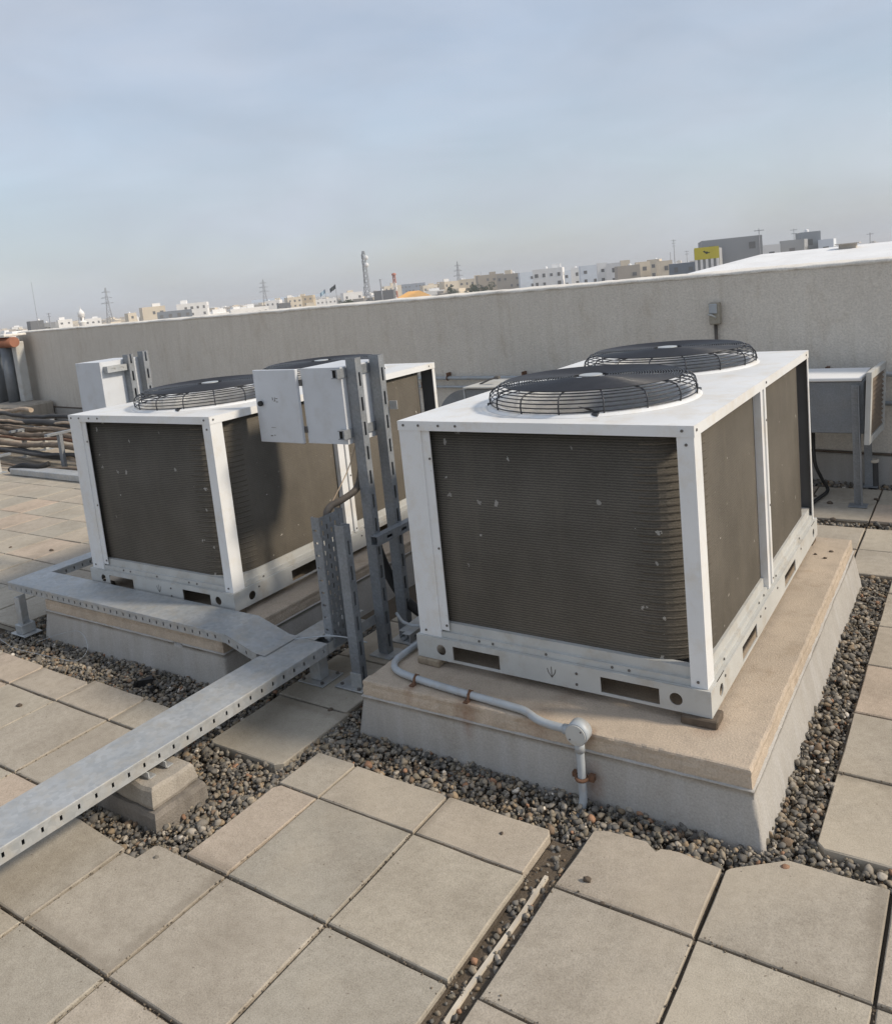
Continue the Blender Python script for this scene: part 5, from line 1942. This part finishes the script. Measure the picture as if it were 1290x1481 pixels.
rb = random.Random(5)
for bi, (bx, by, bw, bz, bd, brot, bc) in enumerate(BT):
    face = math.atan2(CAM.y - by, CAM.x - bx) + math.pi / 2 + R(brot)
    root = empty('town_building', (bx, by, GROUND_Z), face, LABELS[bi], 'building', 'buildings of the skyline')
    h = bz - GROUND_Z
    dist = math.hypot(bx - CAM.x, by - CAM.y)
    bw *= 1.06
    mb = MB().box(-bw / 2, bw / 2, 0, bd, 0, h)
    mb.build('wall', 'facade_' + bc, root)
    # roof parapet and stair hut
    mb = MB()
    t = 0.25
    ph = rb.uniform(0.5, 1.0)
    mb.box(-bw / 2, bw / 2, 0.0, t, h + 0.002, h + ph).box(-bw / 2, bw / 2, bd - t, bd, h + 0.002, h + ph).box(-bw / 2, -bw / 2 + t, t, bd - t, h + 0.002, h + ph).box(bw / 2 - t, bw / 2, t, bd - t, h + 0.002, h + ph)
    if bc not in ('slate', 'haze') and bi not in (37,):
        mb.build('roof_parapet', 'facade_' + bc, root)
    if bc in ('white', 'cream', 'tan', 'brown', 'taupe') and bw > 5:
        hw = min(3.0, bw * 0.4)
        hx = rb.uniform(-bw / 2 + hw / 2, bw / 2 - hw / 2)
        MB().box(hx - hw / 2, hx + hw / 2, bd * 0.3, bd * 0.3 + 3, h + 0.002, h + rb.uniform(1.6, 2.6)).build('stair_hut', 'facade_' + rb.choice((bc, 'white', 'cream')), root)
    if bc not in ('haze', 'slate') and bw > 4 and bi % 2 == 0:
        for k in range(rb.randint(1, 2)):
            inst(tmesh, 'water_tank', root, (rb.uniform(-bw / 2 + 0.8, bw / 2 - 0.8), bd * 0.15 + 0.5, h + 0.003), (0.8, 0.8, rb.uniform(0.8, 1.2)))
    # windows of the upper storeys
    nwin = max(1, int(bw / 2.6))
    if bc == 'haze':
        nwin = 0
    for fl in range(2):
        zc = h - 1.55 - 3.1 * fl
        for k in range(nwin):
            if rb.random() < 0.15:
                continue
            x = -bw / 2 + bw * (k + 0.5) / nwin
            inst(wmesh, 'window', root, (x, 0, zc), (rb.uniform(0.9, 1.3), 1, rb.uniform(1.0, 1.4)))
    # side windows
    for k in range(2):
        o = inst(wmesh, 'window', root, (bw / 2, bd * (0.3 + 0.4 * k), h - 1.6), (1.1, 1, 1.2))
        o.rotation_euler = (0, 0, R(90))

# building with the yellow signboard
yb_ = empty('sign_building', (-36.5, 132.2, GROUND_Z), math.atan2(CAM.y - 132.2, CAM.x + 36.5) + math.pi / 2 - R(4), 'grey shopfront block with a yellow signboard on the skyline', 'building')
h0 = -GROUND_Z
MB().box(-1.95, 1.95, 0, 8, 0, h0 + 3.0).build('wall', 'facade_grey', yb_)
sg = MB().box(-1.9, 1.9, -0.22, -0.01, h0 + 1.35, h0 + 3.28).build('signboard', 'sign_yellow', yb_)
mb = MB()
bird = [(-0.55, 2.62), (-0.30, 2.72), (-0.10, 2.52), (0.12, 2.60), (0.20, 2.45), (0.52, 2.42), (0.50, 2.30), (0.18, 2.26), (0.10, 2.14), (-0.12, 2.20), (-0.20, 2.36), (-0.42, 2.45)]
mb.add([(x, -0.235, h0 + z) for x, z in bird], [tuple(range(len(bird)))])
mb.build('sign_mark', 'sign_mark', sg)
for k in range(5):
    MB().bbox(-1.85 + 0.82 * k, -1.45 + 0.82 * k, -0.28, -0.005, 0, h0 + 1.34, 0.03).build('column', 'facade_white', yb_)

# white sheet roof just beyond the parapet
wrh = empty('warehouse', (4, 50, GROUND_Z), 0, 'white sheet-roofed warehouse just beyond the parapet', 'building')
h0 = -GROUND_Z
A = [(-16.2, 40, 0.1), (30, 44, 0.1), (30, 61.0, 1.62), (-11.2, 56.4, 1.50), (-15.6, 55.0, 0.50), (-16.5, 70, 0.1), (30, 78, 0.1)]
A = [(x, y, z) for x, y, z in A]
V = A
F = [(0, 1, 2, 3), (0, 3, 4), (3, 2, 6, 5), (4, 3, 5)]
mb = MB().add(V, F)
o_ = rel(mb, wrh)
o_.build('roof', 'sheet_white', wrh)
mb = MB()
P = [(-16.0, 40.2), (29.8, 44.2), (29.8, 77.8), (-16.3, 69.8)]
mb.prism(P, GROUND_Z, 0.05)
rel(mb, wrh).build('wall', 'facade_white', wrh)
mb = MB().box(-6.2, -5.2, 55.0, 55.6, 1.2, 1.62).box(-6.4, -5.0, 54.8, 55.8, 1.625, 1.68)
rel(mb, wrh).build('roof_vent', 'facade_taupe', wrh)

# orange hipped roof
orr = empty('orange_roofed_hall', (-52, 71.5, GROUND_Z), R(36), 'low hall with an orange hipped roof just over the parapet', 'building')
h0 = -GROUND_Z
MB().box(-3.6, 3.6, -3, 5, 0, h0 - 0.6).build('wall', 'facade_cream', orr)
MB().add([(-4.2, -3.4, h0 - 0.65), (4.2, -3.4, h0 - 0.65), (4.2, 5.4, h0 - 0.65), (-4.2, 5.4, h0 - 0.65), (-0.4, 0.5, h0 + 1.12), (0.9, 1.5, h0 + 1.12)], [(0, 1, 5, 4), (1, 2, 5), (2, 3, 4, 5), (3, 0, 4), (3, 2, 1, 0)]).build('roof', 'roof_orange', orr)
mb = MB().box(-2.2, 2.2, -0.25, 0.25, 0.0, 0.28)
mb.box(-1.9, -1.7, -0.1, 0.1, -12.2, 0).box(1.7, 1.9, -0.1, 0.1, -12.2, 0)
o = mb.build('roof_canopy', 'facade_dark')
o.location = (-52.2, 77.0, 0.12)
o.rotation_euler = (0, 0, R(34))
tag(o, 'dark flat canopy slab beside the orange roof', 'canopy')


# masts, pylons, towers
def lattice(mb, z0, z1, w0, w1, bays, r):
    for i in range(bays):
        a, b = i / bays, (i + 1) / bays
        za, zb_ = z0 + (z1 - z0) * a, z0 + (z1 - z0) * b
        wa, wb = w0 + (w1 - w0) * a, w0 + (w1 - w0) * b
        ca = [(-wa, -wa, za), (wa, -wa, za), (wa, wa, za), (-wa, wa, za)]
        cb_ = [(-wb, -wb, zb_), (wb, -wb, zb_), (wb, wb, zb_), (-wb, wb, zb_)]
        for k in range(4):
            mb.tube([ca[k], cb_[k]], r, 4, caps=False)
            mb.tube([ca[k], cb_[(k + 1) % 4]], r * 0.7, 4, caps=False)
            mb.tube([cb_[k], cb_[(k + 1) % 4]], r * 0.7, 4, caps=False)


def pylon(x, y, ztop, s_, rz, label):
    root = empty('power_pylon', (x, y, GROUND_Z), rz, label, 'pylon', 'lattice pylons on the horizon')
    h = ztop - GROUND_Z
    mb = MB()
    lattice(mb, 0, h * 0.62, 2.6 * s_, 0.9 * s_, 6, 0.13 * s_)
    lattice(mb, h * 0.62, h, 0.9 * s_, 0.25 * s_, 6, 0.11 * s_)
    mb.build('lattice_mast', 'lattice_steel', root)
    for k, (f_, L) in enumerate(((0.66, 4.2), (0.78, 3.6), (0.90, 2.8))):
        mb = MB()
        mb.tube([(-L * s_, 0, h * f_), (L * s_, 0, h * f_)], 0.13 * s_, 4)
        mb.tube([(-L * s_, 0, h * f_), (0, 0, h * f_ + 1.1 * s_), (L * s_, 0, h * f_)], 0.10 * s_, 4)
        mb.build('cross_arm', 'lattice_steel', root)
    return root


pylon(-580.1, 386.7, 24.0, 1.15, R(50), 'lattice power pylon near the white minaret')
pylon(-575.4, 551.4, 21.7, 1.2, R(40), 'distant lattice power pylon left of the flags')
pylon(-279.2, 435.1, 14.2, 0.75, R(20), 'lattice pylon rising over the cream houses')

tt = empty('telecom_tower', (-162.3, 199.2, GROUND_Z), R(20), 'tall lattice telecom tower with two white dishes', 'tower')
mb = MB()
lattice(mb, 0, 26, 1.1, 0.32, 16, 0.075)
mb.build('lattice_mast', 'lattice_steel', tt)
for z, sx in ((23.9, 0.75), (21.6, 0.7)):
    mb = MB().lathe([(0.02, 0.28), (0.35, 0.22), (0.6, 0.1), (0.75, 0.0), (0.75, -0.35), (0.02, -0.36)], (0, 0, 0), 20)
    mb.xf(lambda a, b, c: (a + sx, -0.55 - c, b + z))
    mb.build('dish', 'sheet_white', tt)
mb = MB()
for k in range(5):
    mb.box(-0.75, -0.5, -0.1, 0.1, 16 + 1.9 * k, 17.5 + 1.9 * k)
mb.build('antenna_panels', 'lattice_steel', tt)
MB().tube([(-1.2, 0.4, 0), (-1.2, 0.4, 15)], 0.13, 6).build('cable_ladder', 'lattice_steel', tt)


def mast(x, y, zt, lab, mat='lattice_steel', r=0.09, arms=0):
    root = empty('antenna_mast', (x, y, GROUND_Z), 0.3, lab, 'mast', 'thin masts over the skyline')
    h = zt - GROUND_Z
    mb = MB().tube([(0, 0, 0), (0, 0, h)], [r * 1.6, r], 6)
    mb.build('pole', mat, root)
    for k in range(arms):
        MB().box(-0.8 + 0.15 * k, 0.8 - 0.15 * k, -0.06, 0.06, h - 0.4 - 0.9 * k, h - 0.3 - 0.9 * k).build('arm', mat, root)


mast(-328.7, 185.1, 18.9, 'very thin guyed mast left of the minaret', r=0.08)
mast(-214.5, 272.7, 6.0, 'thin pole right of the telecom tower', r=0.25, arms=1)
mast(-256.7, 425.5, 6.5, 'faint thin mast over the brownish blocks', r=0.12)
mast(-84.5, 263.9, 8.4, 'tall thin mast left of the yellow signboard', r=0.12, arms=3)
mast(-92.0, 282.5, 4.7, 'short thin mast over the cream houses by the tall mast', r=0.10)
mast(-86.7, 284.2, 4.6, 'short thin mast between the tall mast and the signboard', r=0.10, arms=2)
mast(-38.4, 213.9, 6.5, 'rooftop mast over the grey tank blocks', r=0.06, arms=2)
mast(-23.1, 226.2, 3.7, 'thin mast behind the white warehouse roof', r=0.10, arms=1)
mast(-30.9, 144.0, 5.6, 'small pole on the corner of the grey block by the signboard', r=0.06, arms=1)
mast(-257.3, 148.7, 4.7, 'dark rooftop aerial left of the minaret', r=0.14, arms=2)

rw = empty('red_white_mast', (-252.1, 332.1, GROUND_Z), 0.4, 'red and white banded lattice mast behind the orange roof', 'mast')
for k in range(5):
    mb = MB()
    lattice(mb, 4 * k, 4 * k + 4, 1.0 - 0.1 * k, 0.9 - 0.1 * k, 2, 0.16)
    mb.build('banded_section', 'lattice_red' if k % 2 == 0 else 'facade_white', rw)
MB().lathe([(1.1, 20), (1.2, 20.3), (1.2, 20.9), (0.3, 21.2), (0.01, 21.3)], (0, 0, 0), 12).build('platform', 'lattice_red', rw)

mi = empty('minaret', (-337.0, 210.2, GROUND_Z), 0, 'white mosque minaret with onion dome beyond the parapet', 'minaret')
MB().lathe([(1.5, 0), (1.5, 11.5), (1.9, 12.0), (1.9, 12.5), (1.2, 12.6), (1.2, 14.6), (1.55, 14.8), (1.55, 15.1)], (0, 0, 0), 16).build('shaft', 'facade_white', mi)
MB().lathe([(1.2, 15.1), (1.5, 15.7), (1.45, 16.4), (0.9, 17.2), (0.35, 17.8), (0.12, 18.3), (0.08, 19.2), (0.01, 19.3)], (0, 0, 0), 16).build('dome', 'facade_white', mi)
for k in range(4):
    a = R(45 + 90 * k)
    o = inst(wmesh, 'arch_opening', mi, (1.18 * math.cos(a), 1.18 * math.sin(a), 13.6), (0.7, 1, 1.4))
    o.rotation_euler = (0, 0, a + R(90))

for (x, y, zt, mt, lab) in ((-196.2, 222.9, 5.0, 'flag_dark', 'dark flag flying on a tall pole over the rooftops'), (-219.2, 242.6, 3.8, 'flag_pale', 'pale flag flying beside the dark flag')):
    root = empty('flagpole', (x, y, GROUND_Z), R(45), lab, 'flag', 'flags on poles over the rooftops')
    h = zt - GROUND_Z
    MB().tube([(0, 0, 0), (0, 0, h + 0.2)], 0.09, 6).build('pole', 'lattice_steel', root)
    V, F = [], []
    for i in range(7):
        for j in range(2):
            V.append((-2.2 * i / 6, 0.35 * math.sin(i * 1.1), h - 1.5 * j - 0.22 * i + 0.1 * math.sin(i * 2)))
    V += [(p[0], p[1] + 0.03, p[2]) for p in V]
    for i in range(6):
        F.append((2 * i, 2 * i + 1, 2 * i + 3, 2 * i + 2))
        F.append((14 + 2 * i, 14 + 2 * i + 2, 14 + 2 * i + 3, 14 + 2 * i + 1))
    MB().add(V, F, True).build('flag', mt, root)


# trees between the houses
def tree(x, y, zt, rad, lab, seed):
    root = empty('tree', (x, y, GROUND_Z), 0, lab, 'tree', 'trees between the far houses')
    h = zt - GROUND_Z
    r_ = random.Random(seed)
    mb = MB().tube([(0, 0, 0), (0.1, 0, h * 0.4), (0.0, 0.15, h * 0.75)], [0.35, 0.25, 0.08], 7)
    for k in range(6):
        a = k * 1.05
        mb.tube([(0.05, 0, h * (0.45 + 0.04 * k)), (rad * 0.6 * math.cos(a), rad * 0.6 * math.sin(a), h * (0.62 + 0.04 * k))], [0.12, 0.04], 5)
    mb.build('trunk', 'pipe_insulation', root)
    V, F = [], []
    cl = [(r_.gauss(0, rad * 0.45), r_.gauss(0, rad * 0.45), h * 0.72 + r_.gauss(0, h * 0.10), r_.uniform(0.4, 0.8) * rad * 0.6) for _ in range(16)]
    for _ in range(2400):
        c = r_.choice(cl)
        d = Vector((r_.gauss(0, 1), r_.gauss(0, 1), r_.gauss(0, 1))).normalized() * c[3] * r_.uniform(0.55, 1.0)
        P = Vector(c[:3]) + d
        P.z = min(P.z, h)
        s_ = r_.uniform(0.12, 0.3)
        a = Vector((r_.gauss(0, 1), r_.gauss(0, 1), r_.gauss(0, 1))).normalized() * s_
        b = a.orthogonal().normalized() * s_ * 0.6
        o = len(V)
        V += [tuple(P - a), tuple(P + b), tuple(P + a), tuple(P - b)]
        F.append((o, o + 1, o + 2, o + 3))
    MB().add(V, F).build('crown', 'foliage', root)


tree(-226, 262, 0.2, 3.0, 'dark tree near the flags', 1)
tree(-181, 300, 0.6, 4.2, 'dark rounded tree before the brownish blocks', 2)
tree(-187, 303, 0.2, 3.0, 'smaller dark tree beside the rounded tree', 3)
tree(-216, 330, 0.0, 3.5, 'dark tree below the cream houses', 4)
tree(-160, 205, -1.2, 3.0, 'low dark tree at the foot of the telecom tower', 6)
tree(-300, 175, 0.3, 3.0, 'dark tree beside the far left parapet end', 7)

# mass of far roofs filling the plain
mb = MB()
rf = random.Random(21)
for _ in range(900):
    a = R(rf.uniform(70, 178))
    d = rf.uniform(330, 1700)
    x, y = CAM.x + d * math.cos(a), CAM.y + d * math.sin(a)
    w, dd = rf.uniform(8, 20), rf.uniform(8, 18)
    h = rf.uniform(4, 9.5) + 0.0015 * d * rf.random()
    t = rf.uniform(0, math.pi)
    q = MB().box(-w / 2, w / 2, -dd / 2, dd / 2, 0, h).box(-w / 4, w / 6, -dd / 4, dd / 4, h + 0.01, h + rf.uniform(0.8, 2.4))
    ct, s_ = math.cos(t), math.sin(t)
    q.xf(lambda X, Y, Z: (x + X * ct - Y * s_, y + X * s_ + Y * ct, Z + GROUND_Z))
    mb.add(q.v, q.f)
o = mb.build('distant_town', 'facade_cream')
o.data.materials.append(MATS['facade_white'])
o.data.materials.append(MATS['facade_taupe'])
mi_ = np.repeat(rng.integers(0, 3, 900), 12).astype(np.int32)
o.data.polygons.foreach_set('material_index', mi_)
tag(o, 'far-off mass of low pale houses out to the hazy horizon', 'houses', kind='stuff')

# ------------------------------------------------------------------ haze
HZ = 1
if HZ:
    b = NB('haze')
    b.t.nodes.remove(b.b)
    pv = b.t.nodes.new('ShaderNodeVolumePrincipled')
    pv.inputs['Color'].default_value = (0.95, 0.97, 1.0, 1)
    pv.inputs['Density'].default_value = 0.0004
    pv.inputs['Anisotropy'].default_value = 0.0
    b.t.links.new(pv.outputs['Volume'], b.out.inputs['Volume'])
    hz = MB().box(-9100, 9100, -9100, 9100, GROUND_Z - 1, 27).build('haze', 'haze')
    tag(hz, 'pale blue grey haze over the whole town', 'haze', kind='stuff')
